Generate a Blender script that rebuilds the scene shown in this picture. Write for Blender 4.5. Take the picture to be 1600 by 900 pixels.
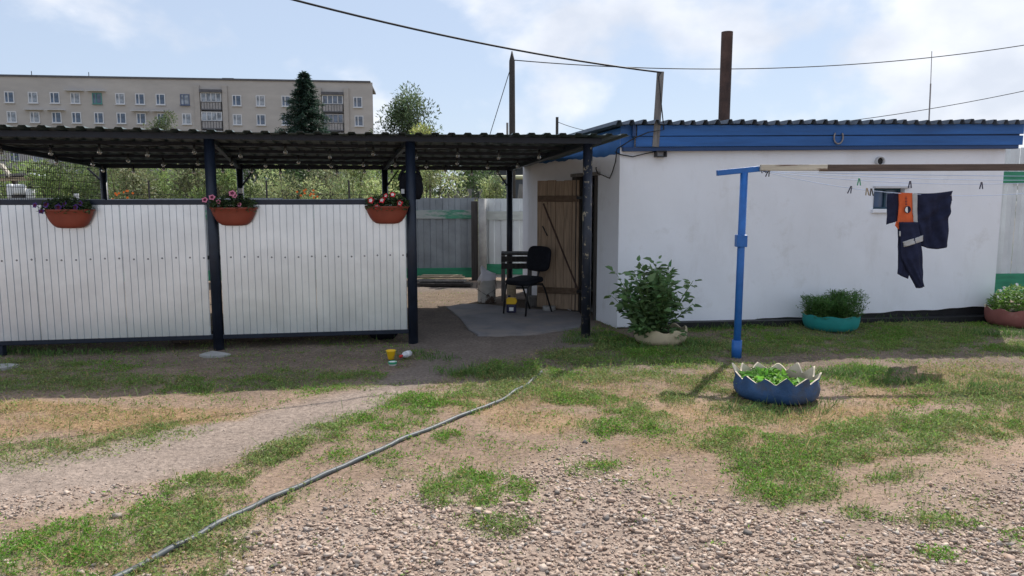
import bpy, math, random
import numpy as np
from mathutils import Vector, Matrix

for o in list(bpy.data.objects):
    bpy.data.objects.remove(o)
S = bpy.context.scene
C = S.collection
R = math.radians
random.seed(7)
rng = np.random.default_rng(7)

# ------------------------------------------------------------------ camera
PITCH, FPX, CH = R(6.9), 1155.0, 1.6
cd = bpy.data.cameras.new('camera')
cam = bpy.data.objects.new('camera', cd)
C.objects.link(cam)
cam.location = (0, 0, CH)
cam.rotation_euler = (R(90) - PITCH, 0, 0)
cd.sensor_width = 36
cd.lens = 36 * FPX / 1600
cd.clip_start, cd.clip_end = 0.05, 6000
S.camera = cam
S.render.resolution_x, S.render.resolution_y = 1024, 576

# ------------------------------------------------------------------ sky, sun, exposure
SUN_AZ, SUN_EL = R(29), R(47)        # azimuth from +Y towards +X
world = bpy.data.worlds.new('World')
S.world = world
world.use_nodes = True
wn, wl = world.node_tree.nodes, world.node_tree.links
wn.clear()
w_out = wn.new('ShaderNodeOutputWorld')
w_bg = wn.new('ShaderNodeBackground')
w_sky = wn.new('ShaderNodeTexSky')
w_sky.sky_type = 'NISHITA'
w_sky.sun_disc = False
w_sky.sun_elevation = SUN_EL
w_sky.sun_rotation = SUN_AZ
w_sky.altitude = 200
w_sky.air_density = 1.0
w_sky.dust_density = 0.5
w_sky.ozone_density = 1.5
tc = wn.new('ShaderNodeTexCoord')
mp = wn.new('ShaderNodeMapping')
mp.inputs['Scale'].default_value = (1.0, 1.0, 1.55)
mp.inputs['Location'].default_value = (5.59, 18.33, 15.31)
nz = wn.new('ShaderNodeTexNoise')                      # heaps of cumulus
nz.inputs['Scale'].default_value = 4.3
nz.inputs['Detail'].default_value = 10
nz.inputs['Roughness'].default_value = 0.5
nz.inputs['Distortion'].default_value = 0.12
rp = wn.new('ShaderNodeValToRGB')
rp.color_ramp.interpolation = 'EASE'
rp.color_ramp.elements[0].position = 0.47
rp.color_ramp.elements[0].color = (0, 0, 0, 1)
rp.color_ramp.elements[1].position = 0.62
rp.color_ramp.elements[1].color = (1, 1, 1, 1)
n2 = wn.new('ShaderNodeTexNoise')                      # thinner and denser parts of a heap
n2.inputs['Scale'].default_value = 7.0
n2.inputs['Detail'].default_value = 6
cr = wn.new('ShaderNodeValToRGB')
cr.color_ramp.elements[0].position = 0.36
cr.color_ramp.elements[0].color = (3.75, 3.95, 4.4, 1)
cr.color_ramp.elements[1].position = 0.62
cr.color_ramp.elements[1].color = (5.2, 5.25, 5.45, 1)  # sunlit cloud, in the sky's own units
cm = wn.new('ShaderNodeMath'); cm.operation = 'MULTIPLY'; cm.inputs[1].default_value = 0.8
mx = wn.new('ShaderNodeMix'); mx.data_type = 'RGBA'
wl.new(tc.outputs['Generated'], mp.inputs['Vector'])
wl.new(mp.outputs['Vector'], nz.inputs['Vector'])
wl.new(mp.outputs['Vector'], n2.inputs['Vector'])
wl.new(n2.outputs['Fac'], cr.inputs['Fac'])
wl.new(cr.outputs['Color'], mx.inputs['B'])
wl.new(nz.outputs['Fac'], rp.inputs['Fac'])
wl.new(rp.outputs['Color'], cm.inputs[0])
wl.new(cm.outputs[0], mx.inputs['Factor'])
# thin even veil of high haze under the cumulus
vl = wn.new('ShaderNodeMix'); vl.data_type = 'RGBA'
vl.inputs['Factor'].default_value = 0.84
vl.inputs['B'].default_value = (2.55, 3.0, 3.8, 1)
wl.new(w_sky.outputs['Color'], vl.inputs['A'])
wl.new(vl.outputs['Result'], mx.inputs['A'])
wl.new(mx.outputs['Result'], w_bg.inputs['Color'])
w_bg.inputs['Strength'].default_value = 0.13
wl.new(w_bg.outputs['Background'], w_out.inputs['Surface'])

sd = bpy.data.lights.new('sun', 'SUN')
sun = bpy.data.objects.new('sun', sd)
C.objects.link(sun)
sd.energy = 3.25
sd.angle = R(0.5)
sd.color = (1.0, 0.96, 0.90)
sdir = Vector((math.sin(SUN_AZ) * math.cos(SUN_EL), math.cos(SUN_AZ) * math.cos(SUN_EL), math.sin(SUN_EL)))
sun.rotation_euler = sdir.to_track_quat('Z', 'Y').to_euler()
sun.location = (6, 12, 14)

S.view_settings.view_transform = 'Standard'
S.view_settings.look = 'None'
S.view_settings.gamma = 1
S.view_settings.use_curve_mapping = False
S.view_settings.exposure = 0.70

# ------------------------------------------------------------------ measuring helpers
CP, SP = math.cos(PITCH), math.sin(PITCH)

def ray(px, py):
    a, b = (px - 800) / FPX, (450 - py) / FPX
    return Vector((a, CP + b * SP, -SP + b * CP))

def G(px, py, z=0.0):
    d = ray(px, py); t = (z - CH) / d.z
    return Vector((d.x * t, d.y * t, z))

def at(px, py, Y):
    d = ray(px, py); t = Y / d.y
    return Vector((d.x * t, Y, CH + d.z * t))

def project(x, y, z):
    yc = y * CP - (z - CH) * SP
    up = y * SP + (z - CH) * CP
    yc = np.maximum(yc, 0.05)
    return 800 + FPX * x / yc, 450 - FPX * up / yc

# ------------------------------------------------------------------ materials
MATS = {}

def mat(name, col, rough=0.6, metal=0.0, var=0.15, vscale=4.0, bump=0.0, bscale=30.0, stretch=(1, 1, 1),
        col2=None, patch=None, pscale=2.0, plo=0.55, phi=0.65, spec=0.4):
    """base colour varied by noise; patch = second colour in worn spots"""
    m = bpy.data.materials.new(name); m.use_nodes = True
    n, l = m.node_tree.nodes, m.node_tree.links
    b = n['Principled BSDF']
    b.inputs['Roughness'].default_value = rough
    b.inputs['Metallic'].default_value = metal
    b.inputs['Specular IOR Level'].default_value = spec
    t = n.new('ShaderNodeTexCoord'); mpn = n.new('ShaderNodeMapping')
    mpn.inputs['Scale'].default_value = stretch
    l.new(t.outputs['Object'], mpn.inputs['Vector'])
    no = n.new('ShaderNodeTexNoise'); no.inputs['Scale'].default_value = vscale
    no.inputs['Detail'].default_value = 6; no.inputs['Roughness'].default_value = 0.62
    l.new(mpn.outputs['Vector'], no.inputs['Vector'])
    r = n.new('ShaderNodeValToRGB')
    c1 = [max(0, c * (1 - var)) for c in col]; c2 = col2 or [min(1, c * (1 + var)) for c in col]
    r.color_ramp.elements[0].position = 0.3; r.color_ramp.elements[0].color = (*c1, 1)
    r.color_ramp.elements[1].position = 0.7; r.color_ramp.elements[1].color = (*c2, 1)
    l.new(no.outputs['Fac'], r.inputs['Fac'])
    out = r.outputs['Color']
    if patch:
        n2 = n.new('ShaderNodeTexNoise'); n2.inputs['Scale'].default_value = pscale
        n2.inputs['Detail'].default_value = 8; n2.inputs['Roughness'].default_value = 0.7
        l.new(mpn.outputs['Vector'], n2.inputs['Vector'])
        r2 = n.new('ShaderNodeValToRGB')
        r2.color_ramp.elements[0].position = plo; r2.color_ramp.elements[0].color = (0, 0, 0, 1)
        r2.color_ramp.elements[1].position = phi; r2.color_ramp.elements[1].color = (1, 1, 1, 1)
        l.new(n2.outputs['Fac'], r2.inputs['Fac'])
        mxn = n.new('ShaderNodeMix'); mxn.data_type = 'RGBA'
        mxn.inputs['B'].default_value = (*patch, 1)
        l.new(r2.outputs['Color'], mxn.inputs['Factor']); l.new(out, mxn.inputs['A'])
        out = mxn.outputs['Result']
    l.new(out, b.inputs['Base Color'])
    if bump > 0:
        n3 = n.new('ShaderNodeTexNoise'); n3.inputs['Scale'].default_value = bscale; n3.inputs['Detail'].default_value = 5
        l.new(mpn.outputs['Vector'], n3.inputs['Vector'])
        bp = n.new('ShaderNodeBump'); bp.inputs['Strength'].default_value = bump; bp.inputs['Distance'].default_value = 0.01
        l.new(n3.outputs['Fac'], bp.inputs['Height']); l.new(bp.outputs['Normal'], b.inputs['Normal'])
    MATS[name] = m
    return m

def attr_mat(name, rough=0.65, trans=0.0, spec=0.3, bump=0.0):
    """colour from the mesh's own colour attribute (leaf or stone colour)"""
    m = bpy.data.materials.new(name); m.use_nodes = True
    n, l = m.node_tree.nodes, m.node_tree.links
    b = n['Principled BSDF']; b.inputs['Roughness'].default_value = rough; b.inputs['Specular IOR Level'].default_value = spec
    a = n.new('ShaderNodeAttribute'); a.attribute_name = 'Col'
    l.new(a.outputs['Color'], b.inputs['Base Color'])
    if trans:
        tr = n.new('ShaderNodeBsdfTranslucent'); l.new(a.outputs['Color'], tr.inputs['Color'])
        ms = n.new('ShaderNodeMixShader'); ms.inputs['Fac'].default_value = trans
        l.new(b.outputs['BSDF'], ms.inputs[1]); l.new(tr.outputs['BSDF'], ms.inputs[2])
        l.new(ms.outputs['Shader'], n['Material Output'].inputs['Surface'])
    if bump:
        t = n.new('ShaderNodeTexCoord'); n3 = n.new('ShaderNodeTexNoise'); n3.inputs['Scale'].default_value = 60
        n3.inputs['Detail'].default_value = 6
        l.new(t.outputs['Object'], n3.inputs['Vector'])
        bp = n.new('ShaderNodeBump'); bp.inputs['Strength'].default_value = bump; bp.inputs['Distance'].default_value = 0.02
        l.new(n3.outputs['Fac'], bp.inputs['Height']); l.new(bp.outputs['Normal'], b.inputs['Normal'])
    MATS[name] = m
    return m

def glass_mat(name, col, rough=0.08):
    m = bpy.data.materials.new(name); m.use_nodes = True
    b = m.node_tree.nodes['Principled BSDF']
    n, l = m.node_tree.nodes, m.node_tree.links
    t = n.new('ShaderNodeTexCoord'); no = n.new('ShaderNodeTexNoise'); no.inputs['Scale'].default_value = 1.3
    r = n.new('ShaderNodeValToRGB')
    r.color_ramp.elements[0].position = 0.35; r.color_ramp.elements[0].color = (*[c * 0.5 for c in col], 1)
    r.color_ramp.elements[1].position = 0.65; r.color_ramp.elements[1].color = (*[c * 1.7 for c in col], 1)
    l.new(t.outputs['Object'], no.inputs['Vector']); l.new(no.outputs['Fac'], r.inputs['Fac'])
    l.new(r.outputs['Color'], b.inputs['Base Color'])
    b.inputs['Roughness'].default_value = rough; b.inputs['Specular IOR Level'].default_value = 0.7
    MATS[name] = m
    return m

mat('dark_paint', (0.010, 0.016, 0.030), 0.42, 0, 0.3, 12, 0.12, 60)
mat('dark_paint_flaked', (0.016, 0.020, 0.032), 0.45, 0, 0.3, 12, 0.2, 60, patch=(0.28, 0.24, 0.17), pscale=11, plo=0.575, phi=0.60)
mat('roof_green', (0.055, 0.088, 0.088), 0.45, 0, 0.25, 5)
mat('galvanised', (0.70, 0.745, 0.775), 0.30, 0.72, 0.1, 2.2, 0.05, 7, patch=(0.60, 0.64, 0.67), pscale=1.3, plo=0.5, phi=0.75)
mat('galvanised_dull', (0.28, 0.305, 0.325), 0.5, 0.55, 0.18, 3, 0.05, 10)
mat('galvanised_bright', (0.62, 0.65, 0.66), 0.45, 0.3, 0.1, 3, 0.04, 10)
mat('screw_metal', (0.24, 0.25, 0.26), 0.6, 0.6, 0.2)
mat('plaster', (0.835, 0.85, 0.885), 0.85, 0, 0.035, 1.1, 0.22, 9, patch=(0.64, 0.635, 0.63), pscale=2.2, plo=0.58, phi=0.85, spec=0.2)
mat('plaster_grey', (0.55, 0.55, 0.56), 0.88, 0, 0.1, 2.2, 0.3, 12, spec=0.2)
mat('tar', (0.014, 0.014, 0.016), 0.55, 0, 0.4, 6, 0.6, 18)
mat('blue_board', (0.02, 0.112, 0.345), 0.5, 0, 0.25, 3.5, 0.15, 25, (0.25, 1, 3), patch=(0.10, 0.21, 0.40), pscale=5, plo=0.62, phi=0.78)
mat('blue_board_dark', (0.016, 0.055, 0.16), 0.5, 0, 0.25, 3.5, 0.15, 25, (0.25, 1, 3))  # darker copy of the board blue; stands in for shade under and between boards
mat('blue_wall_paint', (0.025, 0.13, 0.36), 0.6, 0, 0.15, 3, 0.2, 12)
mat('blue_pipe', (0.02, 0.13, 0.42), 0.38, 0, 0.18, 9, 0.1, 50, patch=(0.015, 0.05, 0.14), pscale=14, plo=0.64, phi=0.7)
mat('asbestos', (0.30, 0.30, 0.31), 0.85, 0, 0.25, 5, 0.2, 40)
mat('roof_edge', (0.10, 0.12, 0.15), 0.7, 0, 0.3, 6, 0.15, 40)
mat('rust_pipe', (0.075, 0.042, 0.032), 0.75, 0, 0.45, 5, 0.2, 40, patch=(0.03, 0.02, 0.02), pscale=3, plo=0.5, phi=0.7)
mat('wood_grey', (0.19, 0.178, 0.168), 0.8, 0, 0.35, 5, 0.4, 20, (6, 6, 0.5))
mat('wood_dark', (0.052, 0.046, 0.042), 0.8, 0, 0.35, 5, 0.4, 20, (6, 6, 0.5))
mat('wood_door', (0.33, 0.235, 0.16), 0.7, 0, 0.35, 5, 0.3, 20, (7, 7, 0.5), patch=(0.09, 0.05, 0.03), pscale=2.2, plo=0.62, phi=0.74)
mat('wood_batten', (0.13, 0.085, 0.055), 0.75, 0, 0.35, 5, 0.3, 20, (0.6, 7, 7))
mat('wood_white', (0.52, 0.47, 0.38), 0.8, 0, 0.2, 5, 0.3, 20, (0.6, 7, 7), patch=(0.16, 0.11, 0.08), pscale=4, plo=0.55, phi=0.62)
mat('wood_brown', (0.105, 0.075, 0.06), 0.8, 0, 0.3, 5, 0.3, 20, (0.6, 7, 7))
mat('wood_pale', (0.38, 0.30, 0.2), 0.8, 0, 0.25, 6, 0.3, 20, (0.6, 7, 7))
mat('concrete', (0.36, 0.35, 0.33), 0.9, 0, 0.2, 7, 0.4, 40)
mat('green_paint', (0.035, 0.24, 0.13), 0.6, 0, 0.25, 5, 0.1, 30, (0.5, 3, 3))
mat('green_paint_worn', (0.06, 0.24, 0.15), 0.65, 0, 0.25, 5, 0.1, 30, (0.5, 3, 3), patch=(0.34, 0.36, 0.34), pscale=2.2, plo=0.47, phi=0.57)
mat('wood_faded', (0.42, 0.44, 0.41), 0.75, 0, 0.15, 5, 0.1, 30, (0.5, 3, 3))
mat('terracotta', (0.23, 0.05, 0.028), 0.5, 0, 0.15, 5)
mat('potting_soil', (0.03, 0.022, 0.016), 0.95, 0, 0.4, 20, 0.8, 40)
mat('black_cloth', (0.010, 0.011, 0.016), 0.8, 0, 0.3, 20, 0.3, 200, spec=0.2)
mat('black_metal', (0.014, 0.014, 0.016), 0.4, 0, 0.3, 20)
mat('black_rubber', (0.012, 0.012, 0.012), 0.6, 0, 0.3, 20)
mat('cable_black', (0.02, 0.02, 0.022), 0.6, 0, 0.3, 20)
mat('hose_grey', (0.085, 0.095, 0.10), 0.5, 0, 0.25, 12, patch=(0.15, 0.145, 0.135), pscale=9, plo=0.5, phi=0.7)
mat('navy_cloth', (0.021, 0.025, 0.055), 0.85, 0, 0.25, 14, 0.35, 150, spec=0.15)
mat('orange_cloth', (0.66, 0.13, 0.045), 0.8, 0, 0.12, 8, 0.3, 150, spec=0.2)
mat('reflective_tape', (0.42, 0.42, 0.42), 0.5, 0, 0.1, 12)
mat('white_plastic', (0.75, 0.75, 0.74), 0.4, 0, 0.06, 6)
mat('white_bag', (0.78, 0.76, 0.80), 0.45, 0, 0.06, 6, 0.2, 30)
mat('can_white', (0.52, 0.50, 0.46), 0.6, 0.1, 0.15, 8, 0.1, 40, patch=(0.09, 0.06, 0.045), pscale=3.2, plo=0.52, phi=0.58)
mat('yellow_plastic', (0.85, 0.52, 0.015), 0.4, 0, 0.06, 6)
mat('red_plastic', (0.55, 0.03, 0.03), 0.4, 0, 0.06, 6)
mat('green_plastic', (0.05, 0.35, 0.18), 0.4, 0, 0.06, 6)
mat('navy_plastic', (0.02, 0.02, 0.06), 0.4, 0, 0.06, 6)
mat('clear_bottle', (0.55, 0.56, 0.58), 0.15, 0, 0.06, 6, spec=0.8)
mat('linoleum', (0.20, 0.19, 0.195), 0.75, 0, 0.2, 3, 0.2, 20, patch=(0.27, 0.235, 0.21), pscale=1.8, plo=0.48, phi=0.65)
mat('tyre_blue', (0.028, 0.078, 0.19), 0.6, 0, 0.3, 6, 0.4, 45, patch=(0.075, 0.08, 0.10), pscale=4.5, plo=0.48, phi=0.68)
mat('tyre_inner', (0.66, 0.56, 0.42), 0.85, 0, 0.15, 7, 0.3, 30)
mat('tyre_cream', (0.60, 0.50, 0.34), 0.65, 0, 0.15, 5, 0.2, 30, patch=(0.38, 0.31, 0.21), pscale=3, plo=0.5, phi=0.7)
mat('tyre_teal', (0.02, 0.26, 0.24), 0.55, 0, 0.15, 5, 0.2, 30)
mat('tyre_red', (0.27, 0.10, 0.085), 0.65, 0, 0.2, 5, 0.2, 30, patch=(0.38, 0.2, 0.17), pscale=4, plo=0.55, phi=0.7)
mat('bark', (0.09, 0.07, 0.055), 0.9, 0, 0.35, 8, 0.6, 30, (3, 3, 0.6))
mat('stem', (0.10, 0.16, 0.05), 0.7, 0, 0.2, 8)
mat('brick_grey', (0.42, 0.395, 0.37), 0.9, 0, 0.1, 0.25, 0.1, 3, (1, 1, 3), patch=(0.37, 0.35, 0.335), pscale=0.18, plo=0.45, phi=0.7)
mat('brick_tan', (0.38, 0.355, 0.33), 0.9, 0, 0.1, 0.6, 0.1, 3, (1, 1, 3))
mat('building_cap', (0.10, 0.10, 0.11), 0.8, 0, 0.2, 2)
mat('window_white', (0.60, 0.61, 0.63), 0.5, 0, 0.05, 3)
mat('window_teal', (0.07, 0.24, 0.22), 0.5, 0, 0.08, 3)
mat('shutter_blue', (0.08, 0.11, 0.19), 0.6, 0, 0.12, 3)
glass_mat('glass_dark', (0.05, 0.075, 0.12))
glass_mat('glass_curtain', (0.20, 0.22, 0.25))
mat('balcony_panel', (0.33, 0.32, 0.32), 0.8, 0, 0.15, 2)
mat('shed_dark', (0.07, 0.075, 0.085), 0.85, 0, 0.2, 2, 0.1, 10)
mat('gas_pipe', (0.52, 0.50, 0.30), 0.5, 0, 0.12, 3)
mat('window_frame_teal', (0.015, 0.055, 0.085), 0.5, 0, 0.2, 5)
mat('steel_worn', (0.28, 0.25, 0.24), 0.5, 0.6, 0.3, 20)
mat('line_cord', (0.45, 0.55, 0.75), 0.6, 0, 0.1, 5)
mat('bulb_glass', (0.6, 0.6, 0.55), 0.1, 0, 0.1, 5, spec=0.9)
mat('purple_petal', (0.06, 0.02, 0.16), 0.7, 0, 0.2, 30)
mat('pink_petal', (0.55, 0.18, 0.26), 0.7, 0, 0.2, 30)
mat('red_petal', (0.55, 0.012, 0.025), 0.7, 0, 0.2, 30)
mat('white_petal', (0.75, 0.72, 0.70), 0.7, 0, 0.05, 30)
mat('dark_petal', (0.10, 0.005, 0.03), 0.7, 0, 0.2, 30)
mat('orange_petal', (0.75, 0.17, 0.02), 0.7, 0, 0.2, 30)
attr_mat('leaf', 0.55, 0.42, 0.35)
attr_mat('grass_blade', 0.6, 0.42, 0.25)
attr_mat('stone', 0.85, 0, 0.25, 0.3)
attr_mat('soil', 0.95, 0, 0.1, 0.6)
# plaster: faint vertical rain streaks and smudges
_m = MATS['plaster']; _n, _l = _m.node_tree.nodes, _m.node_tree.links
_b = _n['Principled BSDF']; _src = _b.inputs['Base Color'].links[0].from_socket
_t = _n.new('ShaderNodeTexCoord'); _mp = _n.new('ShaderNodeMapping'); _mp.inputs['Scale'].default_value = (2.2, 2.2, 0.7)
_o = _n.new('ShaderNodeTexNoise'); _o.inputs['Scale'].default_value = 1.6; _o.inputs['Detail'].default_value = 7; _o.inputs['Roughness'].default_value = 0.7
_r = _n.new('ShaderNodeMapRange'); _r.inputs['From Min'].default_value = 0.54; _r.inputs['From Max'].default_value = 0.78; _r.inputs['To Max'].default_value = 0.26
_x = _n.new('ShaderNodeMix'); _x.data_type = 'RGBA'; _x.inputs['B'].default_value = (0.52, 0.50, 0.46, 1)
_l.new(_t.outputs['Object'], _mp.inputs['Vector']); _l.new(_mp.outputs['Vector'], _o.inputs['Vector']); _l.new(_o.outputs['Fac'], _r.inputs['Value'])
_l.new(_r.outputs['Result'], _x.inputs['Factor']); _l.new(_src, _x.inputs['A']); _l.new(_x.outputs['Result'], _b.inputs['Base Color'])
# soil: add fine speckle to the attribute colour
_m = MATS['soil']; _n, _l = _m.node_tree.nodes, _m.node_tree.links
_a = [x for x in _n if x.bl_idname == 'ShaderNodeAttribute'][0]
_t = _n.new('ShaderNodeTexCoord'); _o = _n.new('ShaderNodeTexNoise')
_o.inputs['Scale'].default_value = 30; _o.inputs['Detail'].default_value = 8; _o.inputs['Roughness'].default_value = 0.75
_r = _n.new('ShaderNodeMapRange'); _r.inputs['From Min'].default_value = 0.3; _r.inputs['From Max'].default_value = 0.7
_r.inputs['To Min'].default_value = 0.5; _r.inputs['To Max'].default_value = 1.5
_x = _n.new('ShaderNodeVectorMath'); _x.operation = 'SCALE'
_l.new(_t.outputs['Object'], _o.inputs['Vector']); _l.new(_o.outputs['Fac'], _r.inputs['Value'])
_l.new(_a.outputs['Color'], _x.inputs[0]); _l.new(_r.outputs['Result'], _x.inputs['Scale'])
_l.new(_x.outputs['Vector'], _n['Principled BSDF'].inputs['Base Color'])

_b = MATS['bulb_glass'].node_tree.nodes['Principled BSDF']
_b.inputs['Transmission Weight'].default_value = 0.85; _b.inputs['Roughness'].default_value = 0.22

# ------------------------------------------------------------------ object helpers
def tag(o, label=None, cat=None, group=None, kind=None):
    if label: o['label'] = label
    if cat: o['category'] = cat
    if group: o['group'] = group
    if kind: o['kind'] = kind
    return o

def empty(name, loc, label=None, cat=None, group=None, rz=0.0):
    o = bpy.data.objects.new(name, None); C.objects.link(o)
    o.location = loc; o.rotation_euler = (0, 0, rz); o.empty_display_size = 0.1
    return tag(o, label, cat, group)

def world_loc(p):
    v = Vector((0, 0, 0))
    while p is not None:
        v += Vector(p.location); p = p.parent
    return v

class MB:
    """collects shapes in world coordinates; build() links them as one mesh"""
    def __init__(s): s.v = []; s.f = []
    def add(s, vs, fs):
        b = len(s.v); s.v += [Vector(p) for p in vs]; s.f += [[i + b for i in q] for q in fs]; return s
    def box(s, c, size, ax=None, ay=None, az=None):
        c = Vector(c); ax = Vector(ax or (1, 0, 0)).normalized(); az = Vector(az or (0, 0, 1)).normalized()
        ay = Vector(ay).normalized() if ay else az.cross(ax)
        x, y, z = ax * size[0] / 2, ay * size[1] / 2, az * size[2] / 2
        vs = [c + x * i + y * j + z * k for k in (-1, 1) for j in (-1, 1) for i in (-1, 1)]
        return s.add(vs, [(0, 2, 3, 1), (4, 5, 7, 6), (0, 1, 5, 4), (2, 6, 7, 3), (0, 4, 6, 2), (1, 3, 7, 5)])
    def bar(s, p, q, w, h, up=(0, 0, 1)):
        p, q = Vector(p), Vector(q); d = (q - p); L = d.length; d.normalize()
        up = Vector(up); side = d.cross(up)
        if side.length < 1e-4: side = d.cross(Vector((0, 1, 0)))
        side.normalize(); up2 = side.cross(d).normalized()
        return s.box((p + q) / 2, (L, w, h), d, side * 1.0, up2)
    def tube(s, pts, r, n=8, cap=True):
        pts = [Vector(p) for p in pts]; m = len(pts)
        rs = r if isinstance(r, (list, tuple)) else [r] * m
        vs = []; prev = None
        for i, p in enumerate(pts):
            d = (pts[min(i + 1, m - 1)] - pts[max(i - 1, 0)]).normalized()
            if prev is None:
                a = d.cross(Vector((0, 0, 1)))
                if a.length < 1e-3: a = d.cross(Vector((1, 0, 0)))
                a.normalize()
            else:
                a = (prev - d * prev.dot(d))
                a = a.normalized() if a.length > 1e-6 else d.orthogonal().normalized()
            prev = a; b = d.cross(a)
            for k in range(n):
                t = 2 * math.pi * k / n
                vs.append(p + (a * math.cos(t) + b * math.sin(t)) * rs[i])
        fs = [(i * n + k, i * n + (k + 1) % n, (i + 1) * n + (k + 1) % n, (i + 1) * n + k) for i in range(m - 1) for k in range(n)]
        if cap: fs += [tuple(range(n))[::-1], tuple((m - 1) * n + k for k in range(n))]
        return s.add(vs, fs)
    def lathe(s, c, prof, n=32, wob=0.0, sx=1.0, sy=1.0):
        c = Vector(c); vs = []
        for (r, z) in prof:
            for k in range(n):
                t = 2 * math.pi * k / n
                rr = r * (1 + wob * math.sin(3 * t + 1) + wob * 0.6 * math.sin(5 * t))
                vs.append(c + Vector((rr * math.cos(t) * sx, rr * math.sin(t) * sy, z)))
        m = len(prof)
        fs = [(i * n + k, i * n + (k + 1) % n, (i + 1) * n + (k + 1) % n, (i + 1) * n + k) for i in range(m - 1) for k in range(n)]
        return s.add(vs, fs)
    def build(s, name, m, parent=None, smooth=False, bevel=0.0):
        off = world_loc(parent) if parent else Vector((0, 0, 0))
        me = bpy.data.meshes.new(name)
        me.from_pydata([tuple(p - off) for p in s.v], [], s.f)
        me.materials.append(MATS[m]); me.update()
        if smooth:
            me.polygons.foreach_set('use_smooth', [True] * len(me.polygons))
        o = bpy.data.objects.new(name, me); C.objects.link(o)
        if parent: o.parent = parent
        if bevel:
            bm_ = o.modifiers.new('bevel', 'BEVEL'); bm_.width = bevel; bm_.segments = 2; bm_.limit_method = 'ANGLE'
        return o

def np_mesh(name, verts, quads, m, cols=None, parent=None, smooth=False):
    """big mesh from numpy arrays; quads (N,k)"""
    verts = np.asarray(verts, dtype=np.float32); quads = np.asarray(quads, dtype=np.int32)
    if parent is not None:
        verts = verts - np.array(world_loc(parent), dtype=np.float32)
    me = bpy.data.meshes.new(name); k = quads.shape[1]
    me.vertices.add(len(verts)); me.vertices.foreach_set('co', verts.ravel())
    me.loops.add(quads.size); me.loops.foreach_set('vertex_index', quads.ravel())
    me.polygons.add(len(quads))
    me.polygons.foreach_set('loop_start', np.arange(0, quads.size, k, dtype=np.int32))
    try: me.polygons.foreach_set('loop_total', np.full(len(quads), k, dtype=np.int32))
    except Exception: pass
    me.materials.append(MATS[m])
    me.update(calc_edges=True)
    if smooth: me.polygons.foreach_set('use_smooth', np.ones(len(quads), dtype=bool))
    if cols is not None:
        a = me.color_attributes.new('Col', 'FLOAT_COLOR', 'POINT')
        c4 = np.ones((len(verts), 4), dtype=np.float32); c4[:, :3] = cols
        a.data.foreach_set('color', c4.ravel())
    o = bpy.data.objects.new(name, me); C.objects.link(o)
    if parent: o.parent = parent
    return o

def copy_obj(o, parent=None, loc=None):
    c = o.copy(); C.objects.link(c)
    if parent: c.parent = parent
    if loc is not None: c.location = loc
    return c

def unit(a):
    return a / np.maximum(np.linalg.norm(a, axis=1, keepdims=True), 1e-9)

def leaf_arrays(pos, d, L, W, col, hexa=False, droop=0.15, flat=0.35):
    """leaf faces: base at pos, axis d, length L, width W; returns verts, quads, cols"""
    n = len(pos); d = unit(d)
    rnd = rng.normal(size=(n, 3)) * flat; rnd[:, 2] += 1.0
    side = unit(np.cross(d, rnd)); nor = np.cross(side, d)
    L = np.asarray(L).reshape(-1, 1); W = np.asarray(W).reshape(-1, 1)
    tip = pos + d * L - nor * L * droop
    if hexa:
        m1, m2 = pos + d * L * 0.3, pos + d * L * 0.68 - nor * L * droop * 0.35
        l1, r1 = m1 + side * W * 0.46 + nor * W * 0.14, m1 - side * W * 0.46 + nor * W * 0.14
        l2, r2 = m2 + side * W * 0.36 + nor * W * 0.10, m2 - side * W * 0.36 + nor * W * 0.10
        v = np.stack([pos, r1, r2, tip, l2, l1], 1).reshape(-1, 3)
        b = (np.arange(n) * 6).reshape(-1, 1)
        q = np.concatenate([b + np.array([[0, 1, 2, 3]]), b + np.array([[0, 3, 4, 5]])], 0)
        c = np.repeat(col, 6, 0)
    else:
        mid = pos + d * L * 0.45
        l, r = mid + side * W * 0.5, mid - side * W * 0.5
        v = np.stack([pos, r, tip, l], 1).reshape(-1, 3)
        q = (np.arange(n) * 4).reshape(-1, 1) + np.array([[0, 1, 2, 3]])
        c = np.repeat(col, 4, 0)
    return v, q, c

def vary(n, base, spread=0.25, hue=0.12):
    base = np.array(base)
    k = rng.uniform(1 - spread, 1 + spread, (n, 1)); h = rng.uniform(1 - hue, 1 + hue, (n, 3))
    return np.clip(base * k * h, 0.002, 0.9)

# lattice value noise for laying out the ground
_lat = rng.random((256, 256))
def vnoise(x, y, s, seed=0):
    x = x * s + 37.3 * seed + 500; y = y * s + 91.7 * seed + 500
    xi, yi = np.floor(x).astype(int), np.floor(y).astype(int)
    fx, fy = x - xi, y - yi
    fx, fy = fx * fx * (3 - 2 * fx), fy * fy * (3 - 2 * fy)
    g = lambda a, b: _lat[a % 256, b % 256]
    return (g(xi, yi) * (1 - fx) * (1 - fy) + g(xi + 1, yi) * fx * (1 - fy) + g(xi, yi + 1) * (1 - fx) * fy + g(xi + 1, yi + 1) * fx * fy)
def fbm(x, y, s, seed=0):
    return (vnoise(x, y, s, seed) + 0.5 * vnoise(x, y, s * 2.1, seed + 1) + 0.25 * vnoise(x, y, s * 4.3, seed + 2)) / 1.75

def sstep(a, b, x):
    t = np.clip((x - a) / (b - a), 0, 1); return t * t * (3 - 2 * t)

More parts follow.
